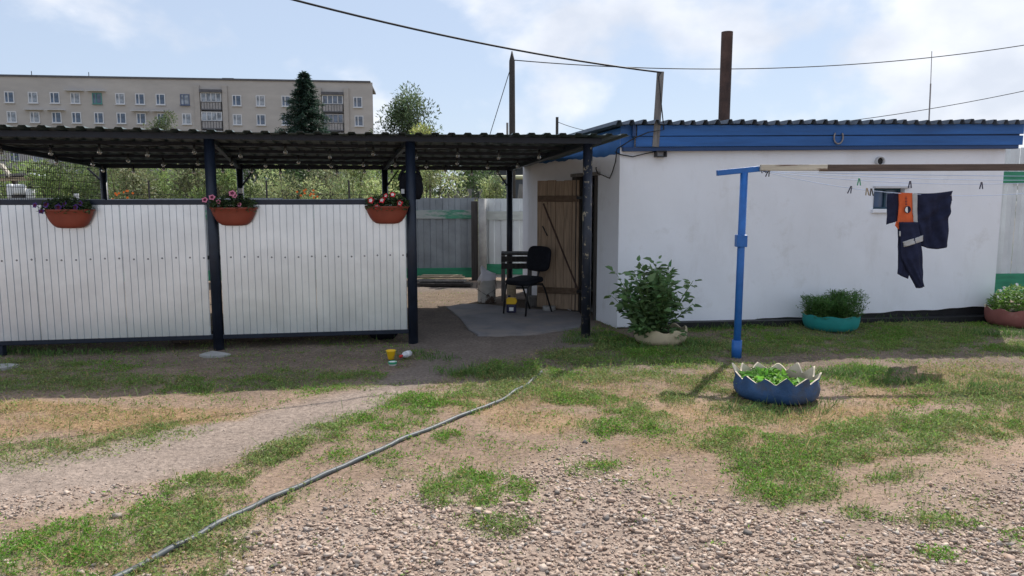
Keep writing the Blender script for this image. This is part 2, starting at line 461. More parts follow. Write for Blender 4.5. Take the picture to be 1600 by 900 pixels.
# ------------------------------------------------------------------ where grass, straw, gravel and bare soil lie
# each patch: centre and radii as measured over the yard, tilt in degrees, density
GREEN = [(110, 700, 190, 20, -8, .75), (230, 672, 70, 14, -8, .8), (20, 715, 90, 24, -5, .7), (455, 698, 100, 20, -24, 1.15), (530, 665, 50, 14, -20, .9), (325, 756, 68, 15, -5, 1.0),
         (150, 848, 230, 52, -6, .95), (40, 880, 190, 50, 0, .9), (240, 880, 120, 40, 0, .6), (300, 800, 90, 18, -14, .6), (640, 632, 80, 18, 0, .95), (620, 660, 60, 14, 0, .5), (545, 705, 45, 18, -15, .45), (600, 718, 30, 12, 0, .7),
         (780, 612, 100, 20, -4, .95), (720, 640, 50, 14, 0, .6), (700, 680, 22, 12, 0, .6), (885, 622, 120, 14, 3, .8), (985, 640, 90, 14, 14, 1.0), (1020, 672, 50, 12, 5, .9), (935, 668, 34, 12, 0, .7), (1060, 625, 30, 14, 0, .6),
         (750, 768, 98, 30, 4, .8), (785, 822, 95, 26, 0, .75), (690, 775, 40, 20, 0, .6), (930, 735, 58, 18, -8, .75), (625, 742, 26, 10, 0, .55), (470, 772, 26, 9, -20, .8), (425, 797, 22, 7, 0, .5),
         (1160, 690, 120, 22, 0, .8), (1320, 700, 190, 36, -4, 1.05), (1240, 755, 80, 34, 0, .85), (1490, 672, 150, 24, -3, .95), (1420, 668, 90, 16, 0, .9), (1420, 740, 90, 20, -8, .45),
         (1350, 588, 70, 16, 0, .8), (1520, 605, 110, 26, 0, .75), (1595, 640, 60, 20, 0, .6), (1480, 868, 62, 16, 0, .85), (1445, 815, 75, 12, 6, .55), (1340, 800, 50, 12, 0, .5), (1360, 888, 26, 10, 0, .6), (1590, 850, 26, 18, 0, .5), (1110, 850, 18, 6, 0, .3), (1195, 628, 90, 16, 0, .45), (1120, 600, 70, 14, 0, .5), (1200, 655, 50, 12, 0, .6),
         (320, 600, 360, 16, 0, .42), (90, 572, 150, 14, 0, .4), (480, 590, 120, 14, 0, .55), (60, 600, 120, 14, 0, .4), (790, 580, 110, 16, 0, .9), (1000, 560, 160, 18, 0, .7), (960, 590, 150, 12, 0, .55), (1010, 535, 90, 10, 0, .85), (1240, 535, 260, 20, 0, .55), (1450, 530, 150, 22, 0, .6), (1300, 508, 300, 8, 0, .6), (700, 430, 60, 6, 0, .7), (930, 528, 60, 14, 0, .7), (1580, 545, 60, 12, 0, .7)]
DRY = [(180, 655, 240, 24, -2, .75), (90, 640, 150, 12, 0, .8), (290, 650, 110, 16, -5, .6), (1120, 600, 170, 26, 0, .55), (1110, 640, 120, 26, 0, .5), (1310, 650, 150, 26, 0, .75), (1510, 590, 130, 34, 0, .7), (1560, 660, 90, 24, 0, .55), (950, 600, 110, 18, 0, .5), (850, 655, 90, 22, 0, .5), (760, 630, 90, 20, 0, .5), (900, 615, 200, 20, 0, .45), (1420, 620, 100, 18, 0, .6), (190, 880, 220, 40, 0, .45), (700, 462, 60, 10, 0, .7), (1040, 690, 70, 14, 0, .3), (1250, 690, 250, 40, 0, .35), (700, 470, 90, 16, 0, .5)]

def patches(px, py, x, y, lst, seed):
    out = np.zeros_like(px)
    w = (fbm(x, y, 2.3, seed) - 0.5) * 1.15
    for (cx, cy, rx, ry, rot, d) in lst:
        a = R(rot); dx, dy = px - cx, py - cy
        u = (dx * math.cos(a) + dy * math.sin(a)) / rx; v = (-dx * math.sin(a) + dy * math.cos(a)) / ry
        r = np.sqrt(u * u + v * v) + w
        out = np.maximum(out, d * sstep(1.12, 0.55, r))
    return out

def layout(x, y):
    px, py = project(x, y, np.zeros_like(x))
    g = patches(px, py, x, y, GREEN, 3)
    dr = patches(px, py, x, y, DRY, 7)
    # gravel lies in the nearest part of the yard; its far edge wanders
    edge = np.interp(px, [-200, 0, 90, 330, 400, 520, 640, 760, 900, 1060, 1200, 1330, 1450, 1600, 1900], [800, 805, 855, 865, 805, 775, 745, 735, 735, 745, 795, 815, 775, 740, 730])
    w = (fbm(x, y, 1.8, 11) - 0.5) * 130
    gr = sstep(-55, 75, py - edge + w)
    gr = np.maximum(gr, 0.55 * patches(px, py, x, y, [(150, 775, 280, 26, -6, 1), (560, 770, 120, 16, -10, .8)], 19))
    far = (y < 2.6)
    gr = np.where(far, 1.0, gr)
    # trodden path from lower left to the doorway
    path_y = np.interp(px, [-300, 0, 150, 350, 560, 700, 850], [800, 755, 735, 690, 635, 560, 525])
    path_h = np.interp(px, [-300, 0, 150, 350, 560, 700, 850], [60, 50, 42, 38, 26, 24, 18])
    pa = sstep(1.25, 0.6, np.abs(py - path_y) / path_h + (fbm(x, y, 2.5, 17) - 0.5) * 0.5) * (px < 880)
    pa = np.where((py < 545) & (px > 640) & (px < 930) & (py > 440), 1.0, pa)
    g = g * (1 - 0.75 * pa); 
    # beyond the fence: rough grass
    back = sstep(15.2, 16.5, y)
    g = np.maximum(g, back * 0.9 * (0.5 + fbm(x, y, 0.8, 23)))
    return g, dr, gr, pa, back

LGX, LGY, LST = -8.4, 2.2, 0.04
_lx, _ly = np.meshgrid(np.arange(LGX, 9.4, LST), np.arange(LGY, 16.5, LST))
LAYG = [a_.reshape(_lx.shape) for a_ in layout(_lx.ravel(), _ly.ravel())]
def lay(x, y):
    fx, fy = np.clip((x - LGX) / LST, 0, _lx.shape[1] - 1.01), np.clip((y - LGY) / LST, 0, _lx.shape[0] - 1.01)
    i, j = fx.astype(int), fy.astype(int); u, v = fx - i, fy - j
    return [a_[j, i] * (1 - u) * (1 - v) + a_[j, i + 1] * u * (1 - v) + a_[j + 1, i] * (1 - u) * v + a_[j + 1, i + 1] * u * v for a_ in LAYG]

# ------------------------------------------------------------------ ground: one sheet to the horizon
def gz(x, y):
    near = np.clip(1.2 - np.abs(y - 7) / 12, 0, 1)
    return near * ((fbm(x, y, 1.1, 31) - 0.5) * 0.05 + (fbm(x, y, 5.0, 33) - 0.5) * 0.022) - 0.004

def lines(lo, hi, step, far, ratio=1.35):
    a = list(np.arange(lo, hi + 1e-6, step)); s = step
    while a[-1] < far: s *= ratio; a.append(a[-1] + s)
    s = step
    while a[0] > -far: s *= ratio; a.insert(0, a[0] - s)
    return np.array(a)
gx, gy = lines(-8.2, 8.2, 0.05, 3000), lines(2.2, 12.2, 0.045, 3000)
X, Y = np.meshgrid(gx, gy); xf, yf = X.ravel(), Y.ravel()
g, dr, gr, pa, back = layout(xf, yf)
zf = gz(xf, yf)
n1 = fbm(xf, yf, 0.9, 41)[:, None]; n2 = fbm(xf, yf, 6.0, 43)[:, None]
soil = np.array([[0.29, 0.205, 0.15]]) * (0.75 + 0.5 * n1) * (0.8 + 0.4 * n2)
pathc = np.array([[0.285, 0.225, 0.185]]) * (0.8 + 0.4 * n1) * (0.85 + 0.3 * n2)
gravc = np.array([[0.32, 0.245, 0.195]]) * (0.7 + 0.6 * n2)
grasc = np.array([[0.10, 0.12, 0.045]]) * (0.8 + 0.4 * n2)
dryc = np.array([[0.32, 0.20, 0.10]]) * (0.75 + 0.5 * n2)
col = soil * (1 - pa[:, None]) + pathc * pa[:, None]
col = col * (1 - gr[:, None]) + gravc * gr[:, None]
k = np.clip(dr, 0, 1)[:, None] * 0.8; col = col * (1 - k) + dryc * k
k = np.clip(g * np.clip((fbm(xf, yf, 9.0, 61) - 0.2) * 2.6, 0, 1.2), 0, 1)[:, None] * 0.62; col = col * (1 - k) + grasc * k
# shade of canopy and shed painted into the soil as a darker colour
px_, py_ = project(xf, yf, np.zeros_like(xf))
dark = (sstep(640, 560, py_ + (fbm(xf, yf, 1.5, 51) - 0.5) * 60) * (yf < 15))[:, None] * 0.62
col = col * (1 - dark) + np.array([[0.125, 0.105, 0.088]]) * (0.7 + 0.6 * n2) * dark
ny, nx = X.shape
idx = np.arange(nx * ny).reshape(ny, nx)
quads = np.stack([idx[:-1, :-1], idx[:-1, 1:], idx[1:, 1:], idx[1:, :-1]], -1).reshape(-1, 4)
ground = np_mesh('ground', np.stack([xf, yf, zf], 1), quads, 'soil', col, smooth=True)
tag(ground, 'bare earth yard with trodden path', 'ground', kind='structure')

def gnd(p):
    return float(gz(np.array([p[0]]), np.array([p[1]]))[0])

# ------------------------------------------------------------------ grass, straw, gravel (uncountable)
def scatter(n, x0, x1, y0, y1):
    return rng.uniform(x0, x1, n), rng.uniform(y0, y1, n)

BLOCK = []     # footprints kept free of grass: (x, y, r)
def free(x, y):
    ok = np.ones(len(x), bool)
    for (a, b, r) in BLOCK: ok &= (x - a) ** 2 + (y - b) ** 2 > r * r
    return ok

TYRES = {'blue': (G(1211, 637), 0.325), 'cream': (G(1031, 543), 0.295), 'teal': (G(1297, 521), 0.33), 'red': (G(1588, 515), 0.36)}
for kname, (p, r) in TYRES.items():
    f_ = (p.y + r) / p.y
    TYRES[kname] = (Vector((p.x * f_, p.y * f_, 0)), r)
    BLOCK.append((p.x * f_, p.y * f_, r * 0.95))

def in_shed(x, y):
    return (y > 9.1 + (x - 1.31) * 0.119) & (x > 1.31 - (y - 9.1) * 0.3) & (x < 6.6)

def build_grass():
    V, Q, K = [], [], []; off = 0
    def push(v, q, c):
        nonlocal off
        V.append(v); Q.append(q + off); K.append(c); off += len(v)
    # low leafy yard grass
    for (n, x0, x1, y0, y1) in ((1900000, -7.2, 7.4, 2.7, 9.9), (50000, -2.4, 1.6, 9.9, 15.0), (9000, 6.4, 9, 8.2, 11.2)):
        x, y = scatter(n, x0, x1, y0, y1)
        px, py = project(x, y, np.zeros(n)); ok = (px > -60) & (px < 1660) & (py < 930)
        x, y = x[ok], y[ok]
        gg, dd, rr, pp, bb = lay(x, y)
        cl = fbm(x, y, 9.0, 61)
        cl2, cl3 = fbm(x, y, 3.4, 95), fbm(x, y, 4.6, 97)
        pr = np.clip(gg, 0, 1.2) * np.clip((cl - 0.22) * 3.2, 0, 1.25) * np.clip((cl2 - 0.14) * 2.9, 0.18, 1.25) + 0.17 * np.clip((cl3 - 0.42) * 4, 0, 1) * (1 - pp) * (1 - 0.8 * rr) * np.clip((cl - 0.3) * 3, 0, 1) + 0.16 * np.clip(dd, 0, 1) * np.clip((cl - 0.3) * 3, 0, 1) + 0.008 * (1 - pp) * (1 - rr)
        ok = (rng.random(len(x)) < pr) & free(x, y) & ~in_shed(x, y)
        x, y, gg, cl = x[ok], y[ok], gg[ok], cl[ok]; m = len(x)
        h = fbm(x, y, 1.3, 67); hv = np.clip((h - 0.35) * 3, 0, 1)[:, None]
        c = np.array([[0.16, 0.32, 0.042]]) * hv + np.array([[0.235, 0.30, 0.10]]) * (1 - hv)
        yl = (rng.random((m, 1)) < 0.15 + 0.40 * np.clip(dd[ok] - gg, 0, 1)[:, None]); c = np.where(yl, np.array([[0.36, 0.30, 0.12]]), c)
        c = np.clip(c * rng.uniform(0.6, 1.35, (m, 1)) * rng.uniform(0.9, 1.1, (m, 3)), 0.01, 0.6)
        z = gz(x, y) + rng.random(m) ** 1.7 * (0.02 + 0.085 * np.clip(fbm(x, y, 5.5, 77) - 0.35, 0, 0.5) * 2) * np.clip(gg, .3, 1)
        d = np.stack([rng.normal(size=m), rng.normal(size=m), rng.uniform(0.15, 1.3, m)], 1)
        L = rng.uniform(0.009, 0.026, m) * (0.75 + 0.5 * cl); W = L * rng.uniform(0.28, 0.5, m)
        push(*leaf_arrays(np.stack([x, y, z], 1), d, L, W, c, flat=0.8))
    # upright thin blades in the denser spots
    x, y = scatter(330000, -7.2, 7.4, 2.8, 10)
    gg, dd, rr, pp, bb = lay(x, y); cl = fbm(x, y, 6.0, 71)
    px, py = project(x, y, np.zeros(len(x)))
    ok = (rng.random(len(x)) < np.clip(gg + 0.6 * dd + 0.12 * (1 - rr) * (1 - pp), 0, 1.1) * np.clip((cl - 0.35) * 2.4, 0, 1)) & free(x, y) & ~in_shed(x, y) & (px > -60) & (px < 1660) & (py < 930)
    x, y, gg, dd = x[ok], y[ok], gg[ok], dd[ok]; m = len(x)
    dryk = (rng.random(m) < 0.15 + 0.6 * dd / (gg + dd + .01))[:, None]
    c = np.where(dryk, vary(m, (0.44, 0.34, 0.16)), vary(m, (0.17, 0.27, 0.075)))
    d = np.stack([rng.normal(size=m) * 0.45, rng.normal(size=m) * 0.45, np.ones(m)], 1)
    L = rng.gamma(3.0, 0.017, m).clip(0.015, 0.15); W = rng.uniform(0.0025, 0.0055, m)
    push(*leaf_arrays(np.stack([x, y, gz(x, y) - 0.004], 1), d, L, W, c, droop=0.25))
    # taller weeds along the plinth, the canopy foot and round the planters
    spots = [(G(px, py), s) for px, py, s in [(1100, 512, 1), (1140, 511, 1), (1190, 508, 1.1), (1240, 507, 1), (1380, 504, 1.2), (1420, 502, 1.2), (1470, 500, 1), (1500, 500, 1), (1150, 640, .7), (1180, 645, .7), (1250, 645, .8), (1275, 632, .7), (30, 552, 1), (80, 555, 1), (140, 552, .8), (230, 548, .7), (960, 535, 1.1), (980, 545, 1), (1090, 540, 1.2), (1060, 550, 1), (690, 560, .8), (660, 552, .7), (1330, 590, 1.1), (1370, 585, 1), (1420, 600, 1), (1550, 525, 1.2), (1590, 528, 1.2), (920, 525, 1), (900, 535, 1), (720, 585, 1), (760, 580, 1), (1540, 610, 1), (1300, 585, 1)]]
    for p, s in spots:
        m = int(150 * s)
        x, y = p.x + rng.normal(size=m) * 0.13, p.y + rng.normal(size=m) * 0.06
        ok = free(x, y) & ~in_shed(x, y); x, y = x[ok], y[ok]; m = len(x)
        d = np.stack([rng.normal(size=m) * 0.4, rng.normal(size=m) * 0.4, np.ones(m)], 1)
        push(*leaf_arrays(np.stack([x, y, gz(x, y) - 0.004], 1), d, rng.uniform(0.04, 0.12, m) * s, rng.uniform(0.004, 0.011, m), vary(m, (0.12, 0.21, 0.06)), droop=0.3))
    o = np_mesh('yard_grass', np.concatenate(V), np.concatenate(Q), 'grass_blade', np.concatenate(K))
    tag(o, 'low green grass and weeds growing in patches over the yard', 'grass', kind='stuff')
    # straw
    x, y = scatter(900000, -7.2, 7.6, 2.8, 10); 
    gg, dd, rr, pp, bb = lay(x, y)
    px, py = project(x, y, np.zeros(len(x)))
    ok = (rng.random(len(x)) < np.clip(dd * 0.8 * np.clip((fbm(x, y, 5.0, 91) - 0.2) * 2.2, 0.1, 1.2) + 0.07 * (1 - rr) * (1 - pp), 0, 1)) & free(x, y) & ~in_shed(x, y) & (px > -60) & (px < 1660) & (py < 930)
    x, y = x[ok], y[ok]; m = len(x)
    d = np.stack([rng.normal(size=m), rng.normal(size=m), np.abs(rng.normal(size=m)) * 0.28], 1)
    c = vary(m, (0.44, 0.33, 0.17), 0.4)
    v, q, c = leaf_arrays(np.stack([x, y, gz(x, y) + rng.random(m) * 0.012], 1), d, rng.uniform(0.015, 0.05, m), rng.uniform(0.0015, 0.004, m), c)
    o = np_mesh('dry_straw', v, q, 'grass_blade', c)
    tag(o, 'dry yellow straw lying between the green grass', 'straw', kind='stuff')
    # rough tall grass beyond the fence
    m = 30000
    x, y = rng.uniform(-16, 12, m), rng.uniform(15.6, 34, m)
    d = np.stack([rng.normal(size=m) * 0.35, rng.normal(size=m) * 0.35, np.ones(m)], 1)
    c = np.where(rng.random((m, 1)) < 0.45, vary(m, (0.33, 0.28, 0.15)), vary(m, (0.12, 0.17, 0.06)))
    v, q, c = leaf_arrays(np.stack([x, y, np.zeros(m)], 1), d, rng.uniform(0.4, 1.1, m), rng.uniform(0.02, 0.05, m), c, droop=0.2)
    o = np_mesh('wild_grass', v, q, 'grass_blade', c)
    tag(o, 'tall rough grass beyond the back fence', 'grass', kind='stuff')
build_grass()

ICO_V = np.array([(i, j, k) for k in (-.55, .55) for j in (-.55, .55) for i in (-.55, .55)])
ICO_F = np.array([(0, 2, 3), (0, 3, 1), (4, 5, 7), (4, 7, 6), (0, 1, 5), (0, 5, 4), (2, 6, 7), (2, 7, 3), (0, 4, 6), (0, 6, 2), (1, 3, 7), (1, 7, 5)])

def stones(x, y, size, col, sink=0.3):
    m = len(x)
    v = ICO_V[None] * rng.uniform(0.55, 1.3, (m, 8, 1)) + rng.normal(size=(m, 8, 3)) * 0.12
    sc = np.stack([rng.uniform(0.7, 1.3, m), rng.uniform(0.55, 1.0, m), rng.uniform(0.25, 0.5, m)], 1)
    v = v * sc[:, None, :] * (size * 0.5)[:, None, None]
    a = rng.uniform(0, 6.28, m); t = rng.normal(size=m) * 0.35
    ct, st = np.cos(t)[:, None], np.sin(t)[:, None]
    vy, vz = v[..., 1] * ct - v[..., 2] * st, v[..., 1] * st + v[..., 2] * ct
    ca, sa = np.cos(a)[:, None], np.sin(a)[:, None]
    vx, vy = v[..., 0] * ca - vy * sa, v[..., 0] * sa + vy * ca
    out = np.stack([vx + x[:, None], vy + y[:, None], vz + (gz(x, y) + size * sc[:, 2] * 0.5 * (1 - sink * 2 + 0.2))[:, None]], -1)
    f = (np.arange(m) * 8)[:, None, None] + ICO_F[None]
    return out.reshape(-1, 3), f.reshape(-1, 3), np.repeat(col, 8, 0)

def build_gravel():
    x, y = scatter(260000, -4.9, 5.4, 2.6, 6.6)
    px, py = project(x, y, np.zeros(len(x)))
    gg, dd, rr, pp, bb = lay(x, y)
    cl = fbm(x, y, 2.6, 83)
    pr = rr * np.clip(1.15 - 0.85 * gg, 0.08, 1) * np.clip(0.22 + 1.5 * (cl - 0.1), 0.15, 1) * np.clip((fbm(x, y, 0.9, 87) - 0.18) * 4, 0.4, 1) + 0.03 + 0.05 * sstep(640, 740, py) * (1 - np.clip(gg, 0, 1))
    ok = (rng.random(len(x)) < pr) & (px > -60) & (px < 1660) & (py < 935) & free(x, y)
    x, y, rr = x[ok], y[ok], rr[ok]; m = len(x)
    size = rng.gamma(3.2, 0.0060, m) * (0.40 + 0.58 * rr)
    size = np.clip(size, 0.006, 0.06)
    base = np.array([(0.45, 0.34, 0.265), (0.39, 0.28, 0.215), (0.50, 0.40, 0.325), (0.31, 0.235, 0.19), (0.42, 0.36, 0.315), (0.17, 0.15, 0.135)])
    c = base[rng.choice(6, m, p=[.33, .27, .20, .09, .09, .02])] * rng.uniform(0.8, 1.2, (m, 1))
    v, f, c = stones(x, y, size, c)
    o = np_mesh('gravel', v, f, 'stone', c)
    tag(o, 'pinkish crushed stone gravel covering the near part of the yard', 'gravel', kind='stuff')
build_gravel()

# ------------------------------------------------------------------ canopy (parallel frame of pipe posts under profiled roofing)
O2 = Vector((-3.145, 7.8, 0)); AU = math.atan(0.17)
UX, VX = Vector((math.cos(AU), math.sin(AU), 0)), Vector((-math.sin(AU), math.cos(AU), 0))
def fr(u, z, v=0.0): return O2 + UX * u + VX * v + Vector((0, 0, z))
FU = [-2.6, 0.0, 2.07, 4.06]                         # front posts along the front line
BK = [Vector((-6.2, 11.34, 0)), Vector((-4.25, 11.67, 0)), Vector((-2.05, 12.04, 0)), Vector((-0.04, 12.38, 0))]
ZF, ZB = 2.275, 2.125                                  # top of front beam, top of back beam
canopy = empty('canopy', tuple(fr(0, 0)), 'long open canopy of dark pipe posts with corrugated roof and silver sheet front', 'canopy')
for i, u in enumerate(FU):
    b = MB().tube([fr(u, -0.12), fr(u, ZF - 0.065)], 0.054, 20)
    b.build('post', 'dark_paint_flaked' if i == 3 else 'dark_paint', canopy, True)
for p in BK:
    MB().tube([p + Vector((0, 0, -0.12)), p + Vector((0, 0, ZB - 0.065))], 0.05, 16).build('post', 'dark_paint', canopy, True)
fl, frr = fr(FU[0], 0), fr(FU[3], 0)
def Z(p, z): return Vector((p.x, p.y, z))
MB().bar(Z(fr(FU[0] - 0.05, 0), ZF - 0.0325), Z(fr(FU[3] + 0.15, 0), ZF - 0.0325), 0.06, 0.065).build('front_beam', 'dark_paint', canopy, bevel=0.004)
MB().bar(Z(BK[0] - UX * 0.05, ZB - 0.0325), Z(BK[3] + UX * 0.12, ZB - 0.0325), 0.06, 0.065).build('back_beam', 'dark_paint', canopy, bevel=0.004)
for i in range(4):
    a, b = Z(fr(FU[i], 0), ZF - 0.033), Z(BK[i], ZB - 0.033)
    d = (b - a).normalized()
    MB().bar(a + d * 0.035 - Vector((0, 0, 0.012)), b - d * 0.035 - Vector((0, 0, 0.012)), 0.05, 0.06).build('rafter', 'dark_paint', canopy, bevel=0.003)
for t in (0.22, 0.42, 0.62, 0.82):
    a = Z(fr(FU[0] - 0.1, 0), ZF).lerp(Z(BK[0] - UX * 0.1, ZB), t); b = Z(fr(FU[3] + 0.1, 0), ZF).lerp(Z(BK[3] + UX * 0.1, ZB), t)
    MB().bar(a - Vector((0, 0, 0.02)), b - Vector((0, 0, 0.02)), 0.05, 0.04).build('purlin', 'dark_paint', canopy, bevel=0.003)
for i in (0, 1, 2, 3):                                 # short corner braces at the posts
    p = BK[i]; q = fr(FU[i], 0)
    s = 1 if i < 3 else -1
    MB().bar(Z(p, 1.80) + UX * 0.03 * s, Z(p, ZB - 0.07) - UX * 0.22 if i == 0 else Z(p, ZB - 0.07) + UX * 0.22 * s, 0.025, 0.025).build('brace', 'dark_paint', canopy)
def profile_sheet(name, m, parent, P, width, pitch, depth, flat, over=0.0, thick=0.0, groove=None):
    """P(s, t) gives the point at s metres across and t in 0..1 along, plus its normal; trapezoid ribs"""
    nr = max(1, int(round(width / pitch)))
    pit = width / nr; xs, hs = [0.0], [0.0]
    for k in range(nr):
        a = k * pit; w = (pit * (1 - flat)) / 4
        f1 = pit * flat * 0.5
        if groove:
            for x, h in ((a + pit - groove, 0), (a + pit - groove * 0.7, -depth), (a + pit - groove * 0.3, -depth), (a + pit, 0)):
                xs.append(min(x, width)); hs.append(h)
            continue
        for x, h in ((a + f1 * 0.98, 0), (a + f1 + w, depth), (a + 2 * f1 + w, depth), (a + 2 * f1 + 2 * w, 0), (a + pit, 0)):
            xs.append(min(x, width)); hs.append(h)
    b = MB(); vs = []; n = len(xs); T = [0, 0.5, 1.0]
    for t in T:
        for x, h in zip(xs, hs):
            p, nrm = P(x, t); vs.append(p + nrm * (h + over))
    fs = [(j * n + i, j * n + i + 1, (j + 1) * n + i + 1, (j + 1) * n + i) for j in range(len(T) - 1) for i in range(n - 1) if xs[i + 1] - xs[i] > 1e-6]
    b.add(vs, fs)
    o = b.build(name, m, parent)
    if thick:
        sm = o.modifiers.new('thick', 'SOLIDIFY'); sm.thickness = thick; sm.offset = 1
    return o
# canopy roofing: sheets side by side, ribs running from front to back
NS = 6
f0, f1 = Z(fr(FU[0] - 0.2, 0, -0.24), ZF + 0.002), Z(fr(FU[3] + 0.42, 0, -0.24), ZF + 0.002)
b0, b1 = Z(BK[0] - UX * 0.2 + VX * 0.2, ZB - 0.002), Z(BK[3] + UX * 0.42 + VX * 0.2, ZB - 0.002)
for i in range(NS):
    def P(x, t, i=i):
        s = (i + x / 1.15) / NS
        return f0.lerp(f1, s).lerp(b0.lerp(b1, s), t) + Vector((0, 0, 0.012 * math.sin(7 * s + 1) * (1 - t))), Vector((0, 0, 1))
    profile_sheet('roof_sheet', 'roof_green', canopy, P, 1.15, 0.164, 0.019, 0.66, 0.002 * (i % 2), 0.002)

# silver front panels
PZ0, PZ1 = 0.155, 1.535
def panel(u0, u1, n):
    w = (u1 - u0) / n
    for i in range(n):
        a = u0 + w * i
        def P(x, t, a=a):
            return fr(a + x, PZ0 + (PZ1 - PZ0) * t, -0.022 - 0.0012 * math.sin(x * 13 + a * 7)), -VX
        sh = profile_sheet('wall_sheet', 'galvanised', canopy, P, w - 0.004, 0.067, 0.009, 0.86, 0.0, 0.001, groove=0.0105)
        for k in range(int(w / 0.132)):
            s = MB().lathe((0, 0, 0), [(0.0, 0.004), (0.006, 0.004), (0.010, 0.001), (0.010, -0.004)], 8)
            p = fr(a + 0.132 * (k + 0.75) * (w - .004) / (0.132 * round((w - .004) / 0.132)), 0.98 + 0.006 * math.sin(a * 9 + k), -0.0235)
            s.v = [p + UX * q.x + Vector((0, 0, 1)) * q.y - VX * q.z for q in s.v]
            s.build('screw', 'screw_metal', sh)
panel(-2.55, -0.065, 3)
panel(0.065, 2.01, 2)
for (ua, ub) in ((-2.55, -0.05), (0.05, 2.02)):
    MB().bar(fr(ua, PZ1 + 0.026), fr(ub, PZ1 + 0.026), 0.05, 0.052).build('top_rail', 'dark_paint', canopy, bevel=0.004)
    MB().bar(fr(ua, PZ0 - 0.024), fr(ub, PZ0 - 0.024), 0.05, 0.046).build('bottom_rail', 'dark_paint', canopy, bevel=0.004)
    MB().bar(fr(ua, 0.98, 0.02), fr(ub, 0.98, 0.02), 0.03, 0.04).build('mid_rail', 'dark_paint', canopy)
MB().bar(fr(-2.12, -0.08), fr(-2.12, PZ0 - 0.05), 0.07, 0.06).build('rail_foot', 'dark_paint', canopy)
# left side: sheet below, wire mesh above
sl0, sl1 = fr(FU[0], 0), BK[0]
sd_ = (sl1 - sl0); slen = sd_.length; sdn = sd_.normalized(); snr = Vector((sdn.y, -sdn.x, 0))
for i in range(3):
    w = (slen - 0.14) / 3
    def P(x, t, i=i): return sl0 + sdn * (0.07 + w * i + x) + Vector((0, 0, PZ0 + (PZ1 - PZ0) * t)), snr
    profile_sheet('wall_sheet', 'galvanised', canopy, P, w - 0.004, 0.067, 0.009, 0.86, 0.0, 0.001, groove=0.0105)
MB().bar(sl0 + sdn * 0.05 + Vector((0, 0, PZ1 + 0.026)), sl1 - sdn * 0.05 + Vector((0, 0, PZ1 + 0.026)), 0.05, 0.052).build('top_rail', 'dark_paint', canopy, bevel=0.004)
wm = MB(); nwv = 80
for i in range(1, nwv):
    t = i / nwv; p = sl0.lerp(sl1, t); zt = ZF + (ZB - ZF) * t - 0.07
    wm.tube([Z(p, PZ1 + 0.05), Z(p, zt)], 0.0034, 4, False)
for z in np.arange(PZ1 + 0.1, 2.25, 0.10):
    te = min(1.0, (ZF - 0.07 - z) / (ZF - ZB)); te = max(te, 0.05)
    wm.tube([Z(sl0, z), Z(sl0.lerp(sl1, te), z)], 0.0034, 4, False)
tag(wm.build('wire_mesh', 'black_metal', canopy), kind='stuff')
MB().box(Z(BK[1], 1.72) - VX * 0.055 + UX * 0.01, (0.06, 0.02, 0.08), UX, VX).build('socket_box', 'white_plastic', canopy, bevel=0.004)

# concrete at the feet
def slab(name, pxs, th, m, label, cat, z=0.0, wob=0.0):
    pts = [G(*p) for p in pxs]; b = MB(); n = len(pts)
    top = [Vector((p.x, p.y, z + th + wob * math.sin(3.1 * i))) for i, p in enumerate(pts)]; bot = [Vector((p.x, p.y, z - 0.03)) for p in pts]
    c = sum(top, Vector()) / n
    b.add(top + bot + [c], [(i, (i + 1) % n, 2 * n) for i in range(n)] + [((i + 1) % n, i, n + i, n + (i + 1) % n) for i in range(n)])
    return tag(b.build(name, m, None), label, cat)
slab('concrete_footing', [(311, 556), (324, 559), (345, 558), (361, 555), (350, 552), (332, 550), (318, 553)], 0.012, 'concrete', 'pale concrete splash around foot of left canopy post', 'footing', 0.0, 0.006)
slab('flat_stone', [(-10, 575), (4, 577), (20, 574), (30, 571), (12, 569), (-6, 571)], 0.012, 'concrete', 'flat grey stone slab on ground at left edge below silver panel', 'stone', 0.0, 0.006)

# string lights
def string_light(t, nb, label, sag=0.05, drop=0.1, dark=False, tilt=0.0):
    a = Z(fr(FU[0] + 0.15, 0), ZF).lerp(Z(BK[0] + UX * 0.1, ZB), t); b = Z(fr(FU[3] - 0.2, 0), ZF).lerp(Z(BK[3] - UX * 0.15, ZB), t)
    root = empty('string_light', tuple(Z(a, a.z - 0.06)), label, 'string light', 'bulb strings under the canopy')
    pts = []; N = nb * 4
    for i in range(N + 1):
        s = i / N; p = a.lerp(b, s); sg = abs(math.sin(s * math.pi * 6)) * sag
        pts.append(p + Vector((0, 0, -0.052 - sg)))
    MB().tube(pts, 0.0045, 5).build('cable', 'cable_black', root)
    for k in range(nb):
        p = pts[k * 4 + 2] + Vector((0, 0, -0.004))
        so = MB().lathe(p, [(0.0, 0.0), (0.013, 0.0), (0.015, -0.035), (0.012, -0.045), (0, -0.045)], 10).build('socket', 'cable_black', root, True)
        MB().lathe(p + Vector((0, 0, -0.042)), [(0.008, 0.0), (0.012, -0.008), (0.021, -0.024), (0.025, -0.04), (0.021, -0.054), (0.010, -0.063), (0.0, -0.065)], 14).build('bulb', 'bulb_glass' if not dark else 'cable_black', root, True)
    return root
string_light(0.12, 13, 'string of clear bulbs nearest the front edge under canopy roof')
string_light(0.45, 15, 'string of clear bulbs along the middle of canopy ceiling')
string_light(0.80, 15, 'string of clear bulbs close to the back beam under canopy', 0.04)

